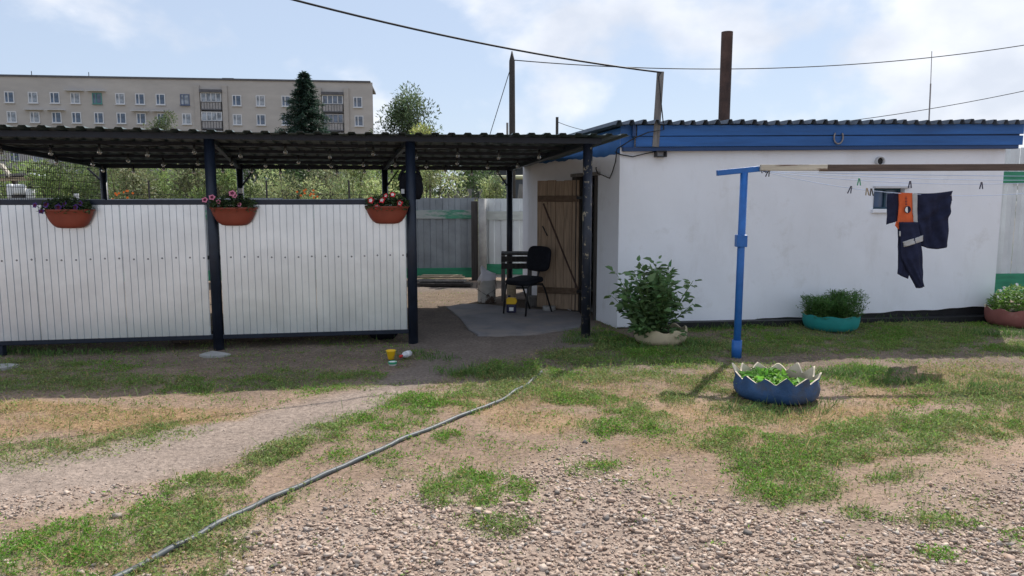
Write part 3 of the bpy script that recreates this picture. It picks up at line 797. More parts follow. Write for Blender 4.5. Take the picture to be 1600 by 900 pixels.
# timber and sack under the panels
t0, t1 = fr(-0.6, 0.05, 0.5), fr(1.9, 0.05, 0.62)
tag(MB().bar(t0, t1, 0.12, 0.13).build('timber_beam', 'wood_brown', None, bevel=0.01), 'old brown timber lying on ground behind silver panels', 'timber')
def lump(name, c, rx, ry, rz, m, label, cat, n=16, seed=1, rough=0.22, parent=None):
    r_ = random.Random(seed); b = MB(); prof = []
    ph = [r_.uniform(0, 6) for _ in range(6)]
    vs = []; M_ = 9
    for i in range(M_ + 1):
        th = math.pi * i / M_
        for k in range(n):
            f = 2 * math.pi * k / n
            rr = 1 + rough * (math.sin(2 * f + ph[0] + th) * .5 + math.sin(3 * f + ph[1] - 2 * th) * .4 + math.sin(5 * f + ph[2]) * .25 * math.sin(th))
            vs.append(Vector(c) + Vector((rx * rr * math.sin(th) * math.cos(f), ry * rr * math.sin(th) * math.sin(f), max(-rz, rz * math.cos(th) * (1 + rough * 0.6 * math.sin(2 * f + ph[3]))))))
    b.add(vs, [(i * n + k, (i + 1) * n + k, (i + 1) * n + (k + 1) % n, i * n + (k + 1) % n) for i in range(M_) for k in range(n)])
    o = b.build(name, m, parent, True)
    if label: tag(o, label, cat)
    return o
p = G(596, 532); lump('black_sack', (p.x, p.y + 0.12, 0.075), 0.16, 0.11, 0.10, 'black_cloth', 'black sack lying under right end of silver panel', 'sack', seed=4)

# ------------------------------------------------------------------ hanging flower boxes
def blossom(b1, b2, p, r, facing):
    """five-petalled trumpet: b1 petals, b2 throat"""
    f = Vector(facing).normalized(); a = f.orthogonal().normalized(); c = f.cross(a)
    vs = [p]; n = 15
    for k in range(n):
        t = 2 * math.pi * k / n; rr = r * (0.86 + 0.16 * math.cos(5 * t))
        vs.append(p + (a * math.cos(t) + c * math.sin(t)) * rr * 0.55 + f * r * 0.32)
    for k in range(n):
        t = 2 * math.pi * k / n; rr = r * (0.86 + 0.16 * math.cos(5 * t))
        vs.append(p + (a * math.cos(t) + c * math.sin(t)) * rr + f * r * (0.28 + 0.06 * math.sin(3 * t)))
    b1.add(vs, [(1 + k, 1 + (k + 1) % n, 1 + n + (k + 1) % n, 1 + n + k) for k in range(n)])
    b2.add(vs, [(0, 1 + (k + 1) % n, 1 + k) for k in range(n)])

def flower_box(pxc, pyt, flowers, petal, throat, label, seed):
    c = at(pxc, pyt, 7.6); u = (Vector((c.x, c.y, 0)) - O2).dot(UX)
    for _ in range(4):
        base = fr(u, 0, -0.03); c = at(pxc, pyt, base.y); u = (Vector((c.x, c.y, 0)) - O2).dot(UX)
    zt = c.z
    root = empty('flower_box', tuple(fr(u, zt - 0.2, -0.03)), label, 'flower box', 'flower boxes hung on the silver panels')
    b = MB(); n = 28; rows = [(0.0, 0.085, 0.06, -0.19), (0.1, 0.125, 0.075, -0.183), (0.2, 0.158, 0.09, -0.16), (0.3, 0.185, 0.10, -0.125), (0.6, 0.212, 0.115, -0.07), (0.85, 0.228, 0.125, -0.02), (1.0, 0.24, 0.132, -0.012), (1.1, 0.24, 0.132, 0.0), (1.2, 0.223, 0.12, 0.0), (1.3, 0.218, 0.115, -0.03)]
    vs = []
    for (_, w, d, z) in rows:
        for k in range(n):
            t = 2 * math.pi * k / n; cx, cy = math.cos(t), math.sin(t)
            ex = math.copysign(abs(cx) ** 0.7, cx) * w
            ey = math.copysign(abs(cy) ** 0.8, cy) * d * (1.0 if cy < 0 else 0.12)
            vs.append(fr(u + ex, zt + z, -0.045 + ey))
    m_ = len(rows)
    b.add(vs, [(i * n + k, i * n + (k + 1) % n, (i + 1) * n + (k + 1) % n, (i + 1) * n + k) for i in range(m_ - 1) for k in range(n)] + [tuple(range(n))[::-1]])
    b.build('pot', 'terracotta', root, True)
    s = MB(); s.add(vs[-n:], [tuple(range(n))]); s.build('soil', 'potting_soil', root)
    r_ = random.Random(seed); m = 760
    uu = rng.uniform(-0.22, 0.22, m); vv = -0.045 - rng.uniform(0.0, 0.11, m)
    zz = rng.uniform(-0.03, 0.125, m) * (1 - (uu / 0.3) ** 2)
    spill = rng.random(m) < 0.12; vv[spill] -= 0.06; zz[spill] -= 0.03
    pos = np.array([tuple(fr(u + a, zt + z_, b_)) for a, b_, z_ in zip(uu, vv, zz)])
    d = np.stack([rng.normal(size=m), rng.normal(size=m) - 0.4, rng.uniform(-0.1, 1.2, m)], 1)
    v, q, cc = leaf_arrays(pos, d, rng.uniform(0.022, 0.05, m), rng.uniform(0.014, 0.026, m), vary(m, (0.075, 0.115, 0.05), 0.4), True)
    np_mesh('foliage', v, q, 'leaf', cc, root)
    for (fx, fz, r) in flowers:
        dd = fr(u + fx, zt + fz, -0.15)
        b1, b2 = MB(), MB()
        blossom(b1, b2, dd, r, (r_.uniform(-.4, .4), -1, r_.uniform(0.0, .6)))
        fo = b1.build('flower', petal, root); b2.build('throat', throat, fo)
        MB().tube([dd, fr(u + fx * 0.8, zt - 0.02, -0.09)], 0.003, 5).build('stem', 'stem', root)
    return root
flower_box(110, 327, [(-0.27, 0.04, .032), (-0.17, 0.045, .038), (-0.06, 0.02, .04), (0.0, 0.05, .033), (0.1, 0.02, .036), (-0.22, -0.02, .03), (0.14, 0.06, .03)], 'purple_petal', 'dark_petal', 'terracotta wall planter with dark purple petunias at left', 3)
flower_box(366, 324, [(-0.26, 0.075, .034), (-0.19, 0.10, .036), (0.01, 0.14, .04), (0.08, 0.03, .028), (0.03, 0.12, .03), (-0.13, 0.06, .026)], 'pink_petal', 'dark_petal', 'terracotta wall planter with pink petunias beside middle-left post', 5)
flower_box(605, 322, [(-0.17, 0.06, .04), (-0.05, 0.06, .042), (0.14, 0.03, .042), (-0.11, -0.005, .032), (0.06, 0.12, .034), (-0.01, 0.11, .028)], 'red_petal', 'white_petal', 'terracotta wall planter with red and white petunias by doorway end', 9)

# black bag hung behind the third post
bp_ = fr(FU[2], 0, 0.22)
bag = empty('hanging_bag', (bp_.x, bp_.y, 1.56), 'black bag with carrying loop hanging behind the right panel post', 'bag')
b = MB(); n = 20; vs = []
for i in range(9):
    t = i / 8; z = 1.59 + 0.30 * t; w = 0.135 * (math.sin(math.pi * (0.12 + 0.80 * t)) ** 0.45); d = 0.075 * math.sin(math.pi * (0.1 + 0.8 * t)) ** 0.6
    for k in range(n):
        a = 2 * math.pi * k / n; vs.append(bp_ + UX * (w * math.cos(a) + 0.02 * (1 - t)) + VX * (d * math.sin(a)) + Vector((0, 0, z)))
b.add(vs, [(i * n + k, i * n + (k + 1) % n, (i + 1) * n + (k + 1) % n, (i + 1) * n + k) for i in range(8) for k in range(n)] + [tuple(range(n))[::-1], tuple(8 * n + k for k in range(n))])
b.build('bag_body', 'black_cloth', bag, True)
MB().tube([bp_ + UX * 0.13 * math.cos(a) * 0.95 + Vector((0, 0, 1.78 + 0.165 * math.sin(a))) for a in np.linspace(0.1, math.pi - 0.1, 16)], 0.017, 8).build('loop_handle', 'black_cloth', bag, True)
MB().box(bp_ - UX * 0.085 - VX * 0.076 + Vector((0, 0, 1.68)), (0.035, 0.006, 0.05), UX, VX).build('tag', 'white_plastic', bag)
MB().tube([bp_ + Vector((0, 0, 1.94)), fr(FU[2], 1.96, 0.05)], 0.006, 6).build('hook', 'black_metal', bag)

# ------------------------------------------------------------------ white shed
A = Vector((1.31, 9.1, 0)); B = Vector((6.38, 9.7, 0))
FX = (B - A).normalized(); FL = (B - A).length; FN = Vector((FX.y, -FX.x, 0))           # front direction, outward normal
LW = Vector((-0.30, 0.954, 0)).normalized(); LN = Vector((-LW.y, LW.x, 0)); LN = LN if LN.x < 0 else -LN
LLEN = 3.75
EL, ER = 2.17, 2.24                                   # eaves (bottom of fascia) at the left and right end
shed = empty('shed', tuple(A), 'low white plastered shed with blue eaves boards and corrugated roof', 'shed')
def sf(s, z, n=0.0): return A + FX * s + FN * n + Vector((0, 0, z))
def sl(t, z, n=0.0): return A + LW * t + LN * n + Vector((0, 0, z))
# front wall with window opening; slightly uneven hand-laid plaster
def on_front(px, py):
    d = ray(px, py); o = Vector((0, 0, CH)); t = ((A - o).dot(FN)) / d.dot(FN); p = o + d * t
    return (p - A).dot(FX), p.z
ws0, wz1 = on_front(1365, 294); ws1, wz0 = on_front(1411, 327)
bot = lambda s: 0.0 + 0.165 * min(1, max(0, (s - 0.35) / (FL - 0.35))) + (0.02 if s > 0.5 else 0) + 0.006 * math.sin(7 * s) + 0.004 * math.sin(17 * s + 1)
xs = sorted(set([round(x, 4) for x in np.linspace(0, FL, 90)] + [ws0, ws1]))
zs_ = sorted(set([round(x, 4) for x in np.linspace(0.0, 1.0, 34)] + [wz0 / 2.46, wz1 / 2.46]))
def wob(s, z): return 0.006 * math.sin(2.1 * s + 1.3 * z) + 0.005 * math.sin(4.7 * s - 2.9 * z + 1) + 0.003 * math.sin(11 * s + 7 * z)
vs = []; fs = []
for z in zs_:
    for s in xs:
        zz = max(bot(s), z * 2.46); vs.append(sf(s, zz, wob(s, zz) if 0.02 < s < FL - 0.02 else 0))
nxs = len(xs)
for j in range(len(zs_) - 1):
    for i in range(nxs - 1):
        if xs[i] >= ws0 - 1e-6 and xs[i + 1] <= ws1 + 1e-6 and zs_[j] * 2.46 >= wz0 - 1e-6 and zs_[j + 1] * 2.46 <= wz1 + 1e-6: continue
        q = [j * nxs + i, j * nxs + i + 1, (j + 1) * nxs + i + 1, (j + 1) * nxs + i]
        if (vs[q[0]] - vs[q[3]]).length > 1e-5 or (vs[q[1]] - vs[q[2]]).length > 1e-5: fs.append(q)
wb = MB(); wb.add(vs, fs)
D = -0.14
c4 = [(ws0, wz0), (ws1, wz0), (ws1, wz1), (ws0, wz1)]
for i in range(4):
    (s0, z0), (s1, z1) = c4[i], c4[(i + 1) % 4]
    wb.add([sf(s0, z0, 0.012), sf(s1, z1, 0.012), sf(s1, z1, D), sf(s0, z0, D)], [(0, 1, 2, 3)])
wb.build('front_wall', 'plaster', shed, True)
# plinth
pb = MB(); pts = np.linspace(0.3, FL, 40)
top = [sf(s, bot(s) + 0.02, -0.03) for s in pts]; low = [sf(s, -0.08, -0.03) for s in pts]
pb.add(top + low, [(i, i + 1, 40 + i + 1, 40 + i) for i in range(39)])
pb.box(sf(FL / 2 + .2, 0.02, 0.05), (FL - 0.5, 0.16, 0.10), FX, FN)
pb.build('plinth', 'tar', shed)
# window
win = MB()
fwid = 0.028
for (s0, s1, z0, z1) in ((ws0, ws1, wz1 - fwid, wz1), (ws0, ws1, wz0, wz0 + fwid), (ws0, ws0 + fwid, wz0 + fwid, wz1 - fwid), (ws1 - fwid, ws1, wz0 + fwid, wz1 - fwid), ((ws0 + ws1) / 2 - .012, (ws0 + ws1) / 2 + .012, wz0 + fwid, wz1 - fwid)):
    win.box(sf((s0 + s1) / 2, (z0 + z1) / 2, -0.09), (s1 - s0, 0.04, z1 - z0), FX, FN)
wo = win.build('window', 'window_frame_teal', shed)
MB().box(sf((ws0 + ws1) / 2, (wz0 + wz1) / 2, -0.1), (ws1 - ws0 - 0.02, 0.006, wz1 - wz0 - 0.02), FX, FN).build('pane', 'glass_dark', wo)
MB().box(sf((ws0 + ws1) / 2, wz0 - 0.02, 0.015), (ws1 - ws0 + 0.04, 0.06, 0.05), FX, FN).build('sill', 'plaster', wo, bevel=0.006)
MB().box(sf((ws0 + ws1) / 2 + 0.03, wz1 + 0.012, 0.02), (ws1 - ws0 + 0.06, 0.05, 0.028), FX, FN).build('lintel', 'plaster_grey', wo, bevel=0.004)
# vent
vs0, vz0 = on_front(1373, 252)
vp = sf(vs0, vz0, 0.0)
vb = MB(); n = 20
def ring(r, d): return [vp + FX * r * math.cos(2 * math.pi * k / n) + Vector((0, 0, r * math.sin(2 * math.pi * k / n))) + FN * d for k in range(n)]
rr_ = [ring(0.056, -0.02), ring(0.056, 0.05), ring(0.046, 0.05), ring(0.046, 0.012)]
vb.add(sum(rr_, []), [(i * n + k, i * n + (k + 1) % n, (i + 1) * n + (k + 1) % n, (i + 1) * n + k) for i in range(3) for k in range(n)])
ve = vb.build('vent', 'plaster_grey', shed, True)
vc = MB(); vc.add(ring(0.05, 0.014), [tuple(range(n))]); vc.build('vent_shade_disc', 'tar', ve)  # black disc stands in for the shade inside the pipe
# left wall with doorway; ragged band of blue paint on top
T0, T1, DZ = 0.64, 1.45, 1.90
def band(t): return 2.13 + 0.03 * (t / LLEN) + 0.010 * math.sin(9 * t) + 0.006 * math.sin(23 * t + 1)
lwb = MB()
tt = sorted(set(list(np.linspace(0, LLEN, 50)) + [T0, T1]))
for i in range(len(tt) - 1):
    a, b_ = tt[i], tt[i + 1]
    z0 = DZ if (a >= T0 - 1e-6 and b_ <= T1 + 1e-6) else -0.05
    lwb.add([sl(a, z0), sl(b_, z0), sl(b_, band(b_)), sl(a, band(a))], [(0, 1, 2, 3)])
lrv = MB()
for t in (T0, T1): lrv.add([sl(t, -.05), sl(t, DZ), sl(t, DZ, -0.25), sl(t, -.05, -0.25)], [(0, 1, 2, 3)])
lrv.add([sl(T0, DZ), sl(T1, DZ), sl(T1, DZ, -0.25), sl(T0, DZ, -.25)], [(0, 1, 2, 3)])
lrv.build('door_reveal', 'wood_dark', shed)  # dark colour on the reveals stands in for shade inside the doorway
lwb.build('side_wall', 'plaster', shed)
lpb = MB()
for i in range(len(tt) - 1):
    a, b_ = tt[i], tt[i + 1]; lpb.add([sl(a, band(a)), sl(b_, band(b_)), sl(b_, 2.45 - 0.03 * b_), sl(a, 2.45 - 0.03 * a)], [(0, 1, 2, 3)])
lpb.build('painted_band', 'blue_wall_paint', shed)
rb = MB()   # right and back walls
C2 = A + LW * LLEN; D2 = B + LW * LLEN
rb.add([B, D2, D2 + Vector((0, 0, 2.38)), B + Vector((0, 0, 2.5))], [(0, 1, 2, 3)])
rb.add([C2, D2, D2 + Vector((0, 0, 2.38)), C2 + Vector((0, 0, 2.32))], [(0, 1, 2, 3)])
rb.build('rear_wall', 'plaster', shed)
MB().add([A + Vector((.2, .2, .01)), B + Vector((-.1, .2, .01)), D2 + Vector((-.1, -.1, .01)), C2 + Vector((.1, -.1, .01))], [(0, 1, 2, 3)]).build('floor', 'concrete', shed)
# door jambs and lintel
for t, w in ((T0 + 0.02, 0.04), (T1 - 0.075, 0.15)):
    MB().bar(sl(t, -0.02, -0.01), sl(t, DZ - 0.002, -0.01), 0.09, w, up=LW).build('door_jamb', 'wood_dark', shed, bevel=0.005)
MB().bar(sl(T0 - 0.08, DZ + 0.02, 0.012), sl(T1 + 0.05, DZ + 0.02, 0.012), 0.06, 0.045).build('door_lintel', 'wood_grey', shed, bevel=0.005)
# open door leaf
hp = Vector((0.945, 10.34, 0)); lp_ = Vector((0.375, 10.68, 0)); dd_ = (lp_ - hp).normalized(); dn = Vector((dd_.y, -dd_.x, 0)); dn = dn if dn.y < 0 else -dn
DW, DZ0, DZ1 = (lp_ - hp).length, 0.03, 1.855
door = MB().box(hp + dd_ * DW / 2 + Vector((0, 0, (DZ0 + DZ1) / 2)), (DW - 0.02, 0.012, DZ1 - DZ0 - 0.02), dd_, dn).build('door', 'wood_door', shed)
edges = [0, 0.105, 0.235, 0.365, 0.50, DW]
for i in range(5):
    a, b_ = edges[i] + 0.0025, edges[i + 1] - 0.0025
    MB().box(hp + dd_ * (a + b_) / 2 + dn * (0.018 + 0.002 * (i % 2)) + Vector((0, 0, (DZ0 + DZ1) / 2 + 0.004 * math.sin(i * 2.3))), (b_ - a, 0.024, DZ1 - DZ0 - 0.01 * (i % 3)), dd_, dn).build('plank', 'wood_door', door, bevel=0.003)
def dpt(px, py, n):
    d = ray(px, py); o = Vector((0, 0, CH)); pp = hp + dn * n; t = (pp - o).dot(dn) / d.dot(dn); return o + d * t
for (a, b_) in (((841, 310.5), (903, 310.5)), ((841, 453), (903, 455))):
    MB().bar(dpt(*a, 0.045), dpt(*b_, 0.045), 0.026, 0.085, up=(0, 0, 1)).build('batten', 'wood_batten', door, bevel=0.004)
MB().bar(dpt(849, 318, 0.037), dpt(902, 450, 0.037), 0.016, 0.02).build('brace_rod', 'rust_pipe', door)
MB().tube([dpt(848, 354, 0.032), dpt(848, 354, 0.07), dpt(852, 362, 0.075), dpt(855, 368, 0.07), dpt(855, 368, 0.032)], 0.009, 8).build('handle', 'black_metal', door, True)
for py in (309, 455):
    MB().box(dpt(904, py, 0.04) + dd_ * -0.03, (0.09, 0.07, 0.04), dd_, dn).build('hinge', 'black_metal', door)
# fascia boards
f_s0 = 0.17; f_s1 = FL + 0.15
def el(s): return EL + (ER - EL) * s / FL
def board(s0, s1, zb0, zt0, n, th, name, m, dz=(0, 0)):
    b = MB(); vs = []
    for s, d in ((s0, dz[0]), (s1, dz[1])):
        for (z, nn) in ((zb0, n), (zt0, n), (zt0, n - th), (zb0, n - th)): vs.append(sf(s, el(s) + z + d, nn))
    b.add(vs, [(0, 1, 5, 4), (1, 2, 6, 5), (2, 3, 7, 6), (3, 0, 4, 7), (0, 3, 2, 1), (4, 5, 6, 7)])
    return b.build(name, m, shed, bevel=0.003)
board(f_s0, f_s1, 0.045, 0.163, 0.10, 0.025, 'fascia_board', 'blue_board', (0, -0.004))
board(f_s0 + 0.01, f_s1, 0.172, 0.298, 0.105, 0.025, 'fascia_board', 'blue_board', (0, 0.006))
board(f_s0 + 0.02, f_s1 - 0.03, 0.06, 0.28, 0.074, 0.02, 'fascia_gap_block', 'blue_board_dark')  # added behind the boards to block the gap and keep it dark
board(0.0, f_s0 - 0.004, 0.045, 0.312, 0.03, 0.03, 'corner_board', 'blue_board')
board(0.02, f_s1 - 0.04, -0.005, 0.042, 0.085, 0.085, 'soffit_shade_strip', 'blue_board_dark')  # soffit shadow painted as a thin dark navy strip
MB().bar(sf(f_s0 - 0.02, el(0) + 0.17, 0.055), sf(f_s0 - 0.02, el(0) + 0.32, 0.055), 0.04, 0.1).build('fascia_end', 'blue_board_dark', shed)
# roof sheets
RZ = 0.300
rs0, rs1 = -0.13, FL + 0.21
NR = 6; rw = (rs1 - rs0) / NR
for i in range(NR):
    def P(x, t, i=i):
        s = rs0 + rw * i + x
        return sf(s, el(s) + RZ - 0.10 * t + 0.006 * math.sin(s * 5 + i), 0.17) + LW * (LLEN + 0.45) * t, Vector((0, 0, 1))
    profile_sheet('roof_sheet', 'roof_edge', shed, P, rw + 0.02, 0.166, 0.05, 0.42, 0.002 * (i % 2), 0.006)
# chimney pipe
cb = at(1131, 190, 11.2); ct = at(1134, 50, 11.2)
ch = MB().tube([Vector((cb.x, cb.y, 2.3)), Vector((cb.x + 0.005, cb.y, ct.z))], 0.083, 24, False).build('chimney_pipe', 'rust_pipe', shed, True)
MB().tube([Vector((cb.x + 0.005, cb.y, ct.z - 0.3)), Vector((cb.x + 0.005, cb.y, ct.z - 0.001))], 0.076, 24, False).build('flue_bore', 'tar', ch, True)
# horseshoe, bracket, mast board, cables, antenna
hs_s, hs_z = on_front(1302, 217)
pts = [sf(hs_s + 0.058 * math.sin(a) * (1 if abs(a) < 2 else .95), hs_z + 0.004 - 0.085 * math.cos(a) * (1.25 if abs(a) > 1.6 else 0.85), 0.118) for a in np.linspace(-2.15, 2.15, 22)]
tag(MB().tube(pts, 0.010, 8).build('horseshoe', 'steel_worn', None, True), 'worn horseshoe nailed to blue eaves board', 'horseshoe')
bs, bz = on_front(1030, 241)
br = MB()
for (dx, dz, w, h) in ((-0.06, 0, 0.012, 0.075), (0.06, 0, 0.012, 0.075), (0, -0.032, 0.11, 0.012), (0, 0.032, 0.11, 0.012)):
    br.box(sf(bs + dx, bz + dz, 0.05), (w, 0.10, h), FX, FN)
tag(br.build('cable_bracket', 'black_metal', None), 'small black rectangular bracket under eaves below mast board', 'bracket')
m0, m1 = at(1026, 229, 8.98), at(1034, 110, 8.98)
mst = MB().bar(Vector((m0.x, 9.055, m0.z)), Vector((m1.x, 9.055, m1.z)), 0.082, 0.03, up=FN).build('mast_board', 'wood_grey', None, bevel=0.004)
tag(mst, 'grey upright wooden board nailed to eaves carrying the power cable', 'mast')
cab = MB().tube([at(1032, 114, 9.0), at(1029, 120, 8.99), Vector(sf(0.50, 2.42, 0.13)), sf(0.30, 2.385, 0.15), sf(0.12, 2.31, 0.16), sl(0.02, 2.2, 0.03), sl(0.08, 2.05, 0.02), sl(0.16, 1.93, 0.02), sl(0.22, 1.85, 0.03), sl(0.35, 1.885, 0.05), sl(0.52, 1.92, 0.06), sl(0.6, 1.98, 0.05), sl(0.66, 2.0, 0.02)], 0.007, 6).build('wall_cable', 'cable_black', None, True)
tag(cab, 'black cable looping down round shed corner towards doorway', 'cable')
cab2 = MB().tube([sf(bs - 0.06, bz + 0.03, 0.06), sf(bs - 0.2, bz - 0.0, 0.05), sf(0.15, bz - 0.035, 0.04), sf(0.0, bz - 0.01, 0.03), sl(0.1, bz + 0.03, 0.02)], 0.007, 6).build('wall_cable', 'cable_black', None, True)
tag(cab2, 'short black cable sagging under eaves from bracket to shed corner', 'cable')
a0, a1 = at(1452, 192, 11.0), at(1456, 80, 11.0)
ant = empty('antenna_mast', (a0.x, a0.y, 2.4), 'thin whip antenna standing on the shed roof', 'antenna')
am = a0.lerp(a1, 0.55)
MB().tube([Vector((a0.x, a0.y, 2.4)), am], 0.010, 8).build('mast', 'steel_worn', ant)
MB().tube([am, a1], 0.005, 6).build('whip', 'steel_worn', ant)
# overhead wires
def wire(name, p, q, sag, r, label, m='cable_black', n=40, ext=1.0):
    q = p + (q - p) * ext + Vector((0, 0, 4 * sag * ext * (ext - 1))); sag = sag * ext * ext
    pts = [p.lerp(q, i / n) - Vector((0, 0, sag * 4 * (i / n) * (1 - i / n))) for i in range(n + 1)]
    return tag(MB().tube(pts, r, 6).build(name, m, None, True), label, 'cable')
pole_y = 18.0
wp = at(460, 0, 7.4)
q_ = Vector((m1.x, 9.0, m1.z - 0.02)); p_ = q_ + (wp - q_) * 2.6 + Vector((0, 0, 1.1))
# sag chosen so that the cable passes through the measured point
tt_ = 1 / 2.6; lin = q_.lerp(p_, tt_); sag_ = (lin.z - wp.z) / (4 * tt_ * (1 - tt_))
wire('power_cable', p_, q_, sag_, 0.011, 'thick black power cable sagging down to the board on shed eaves')
wire('overhead_wire', at(804, 94, pole_y), at(1640, 64, pole_y + 2), 0.42, 0.012, 'thin wire running right from utility pole behind chimney pipe', n=90, ext=2.3)
wire('overhead_wire', at(1300, 192, 12.6), at(1660, 129, 11.5), 0.05, 0.006, 'thin wire rising right from the shed roof', ext=4.0)

# ------------------------------------------------------------------ doorway corner: mat, chair, stand, can, planks
slab('floor_mat', [(697, 481), (708, 489), (722, 502), (733, 517), (747, 524.5), (790, 525), (835, 523), (880, 517), (905, 512), (911, 500), (905, 489), (860, 486), (800, 482), (760, 477), (722, 476)], 0.014, 'linoleum', 'grey linoleum mat spread on ground before the wooden door', 'mat', 0.004, 0.003)

def rounded_pad(c, ax, ay, az, sx, sy, sz, curve=0.0):
    """cushion: superellipse slab"""
    b = MB(); n = 28; vs = []
    rows = [(-1, 0.80), (-0.8, 0.94), (-0.3, 1.0), (0.3, 1.0), (0.8, 0.94), (1, 0.80)]
    for (h, k) in rows:
        for i in range(n):
            a = 2 * math.pi * i / n; cx, cy = math.cos(a), math.sin(a)
            ex = math.copysign(abs(cx) ** 0.5, cx) * sx * k / 2; ey = math.copysign(abs(cy) ** 0.5, cy) * sy * k / 2
            vs.append(Vector(c) + ax * ex + ay * ey + az * (h * sz / 2 - curve * (ex / sx) ** 2))
    m_ = len(rows)
    b.add(vs, [(i * n + k, i * n + (k + 1) % n, (i + 1) * n + (k + 1) % n, (i + 1) * n + k) for i in range(m_ - 1) for k in range(n)] + [tuple(range(n))[::-1], tuple((m_ - 1) * n + k for k in range(n))])
    return b
cc = Vector((0.19, 10.18, 0)); fwd = Vector((-0.66, -0.75, 0)).normalized(); sid = Vector((-fwd.y, fwd.x, 0)); upz = Vector((0, 0, 1))
chair = empty('office_chair', (cc.x, cc.y, 0), 'black padded office visitor chair standing before the wooden door', 'chair')
def cp(f, s, z): return Vector((cc.x, cc.y, 0)) + fwd * f + sid * s + upz * z
tl = (fwd * 0.98 + upz * -0.10).normalized(); tn = sid.cross(tl).normalized(); tn = tn if tn.z > 0 else -tn
rounded_pad(cp(0.03, 0, 0.475), sid, tl, tn, 0.45, 0.44, 0.075).build('seat', 'black_cloth', chair, True)
bu = (upz - fwd * 0.20).normalized(); bn = sid.cross(bu).normalized()
rounded_pad(cp(-0.27, 0, 0.76), sid, bu, bn, 0.42, 0.36, 0.06, 0.05).build('backrest', 'black_cloth', chair, True)
MB().tube([cp(-0.05, 0, 0.44), cp(-0.24, 0, 0.46), cp(-0.285, 0, 0.56), cp(-0.30, 0, 0.74)], 0.014, 8).build('back_bracket', 'black_metal', chair, True)
for s in (-1, 1):
    MB().tube([cp(0.24, 0.20 * s, 0.0), cp(0.19, 0.20 * s, 0.40), cp(0.16, 0.20 * s, 0.435), cp(-0.12, 0.20 * s, 0.43)], 0.0125, 10).build('leg', 'black_metal', chair, True)
    MB().tube([cp(-0.34, 0.20 * s, 0.0), cp(-0.16, 0.20 * s, 0.38), cp(-0.12, 0.20 * s, 0.42), cp(-0.05, 0.20 * s, 0.43)], 0.0125, 10).build('leg', 'black_metal', chair, True)
MB().tube([cp(0.05, -0.2, 0.43), cp(0.05, 0.2, 0.43)], 0.011, 8).build('cross_bar', 'black_metal', chair, True)

wsb = G(806, 470); ws_ = empty('wooden_stand', (wsb.x, wsb.y + .2, 0), 'rough dark wooden stand behind the black chair', 'stand')
Wp = lambda x, y, z: Vector((wsb.x + x, wsb.y + .2 + y, z))
for i in range(3): MB().box(Wp(0.02, -0.14 + 0.15 * i, 0.735 + 0.002 * i), (0.50, 0.142, 0.028)).build('top_board', 'wood_dark', ws_, bevel=0.003)
for x, y in ((-0.20, -0.17), (0.22, -0.17), (-0.20, 0.17), (0.22, 0.17)): MB().box(Wp(x, y, 0.355), (0.06, 0.06, 0.73)).build('leg', 'wood_grey', ws_, bevel=0.004)
for z in (0.55, 0.66): MB().box(Wp(0.01, -0.214, z), (0.48, 0.022, 0.085)).build('apron_board', 'wood_dark', ws_, bevel=0.003)
MB().box(Wp(0.01, 0.0, 0.2), (0.48, 0.36, 0.025)).build('shelf', 'wood_dark', ws_)
def log(c, r, h, label, m='wood_pale'):
    pr = [(0, 0), (r, 0), (r * 1.03, h * 0.3), (r * 0.97, h * 0.7), (r, h - 0.004), (r * 0.96, h), (0, h)]
    return tag(MB().lathe(c, pr, 14, 0.03).build('chopping_log', m, None, True), label, 'log')
p = G(797, 478); log((p.x + .02, p.y + 0.06, -0.01), 0.07, 0.34, 'pale upright log under front edge of black chair')
p = G(832, 479); log((p.x, p.y + 0.06, -0.01), 0.11, 0.16, 'low brown log lying behind the chair legs', 'wood_grey')
p = G(858, 487); log((p.x, p.y + 0.05, -0.01), 0.095, 0.085, 'short pale stump propping under the wooden door', 'concrete')
# metal can with plastic bag
p = G(760, 474); r = 0.142
can = empty('metal_can', (p.x, p.y + r, 0), 'rusty white metal can with plastic bag inside, before back fence', 'can')
c_ = Vector((p.x, p.y + r, 0))
MB().lathe(c_, [(0, 0), (r * 0.98, 0), (r, 0.015), (r * 0.985, 0.03), (r * 0.985, 0.32), (r * 1.02, 0.335), (r * 1.03, 0.345), (r * 1.0, 0.35), (r * 0.96, 0.345), (r * 0.95, 0.1), (0, 0.09)], 28).build('body', 'can_white', can, True)
MB().tube([c_ + Vector((-r * 1.0, 0, 0.31)), c_ + Vector((-r * 1.15, -0.06, 0.22)), c_ + Vector((0, -r * 1.13, 0.13)), c_ + Vector((r * 1.15, -0.06, 0.22)), c_ + Vector((r, 0, 0.31))], 0.004, 6).build('wire_handle', 'black_metal', can)
b = MB(); n = 18; vs = []
for i, (z, rr, dx) in enumerate([(0.2, 0.11, 0), (0.3, 0.125, 0), (0.36, 0.138, 0), (0.41, 0.135, 0.015), (0.46, 0.105, 0.02), (0.49, 0.06, -0.03), (0.53, 0.03, -0.06), (0.555, 0.012, -0.075), (0.56, 0.001, -0.075)]):
    for k in range(n):
        a = 2 * math.pi * k / n; q = rr * (1 + 0.10 * math.sin(3 * a + i * 0.6) + 0.06 * math.sin(7 * a - i))
        vs.append(c_ + Vector((dx + q * math.cos(a), q * math.sin(a), z + 0.012 * math.sin(2 * a + i))))
b.add(vs, [(i * n + k, i * n + (k + 1) % n, (i + 1) * n + (k + 1) % n, (i + 1) * n + k) for i in range(8) for k in range(n)])
tag(b.build('plastic_bag', 'white_bag', None, True), 'white plastic bag bulging out of the metal can', 'bag')
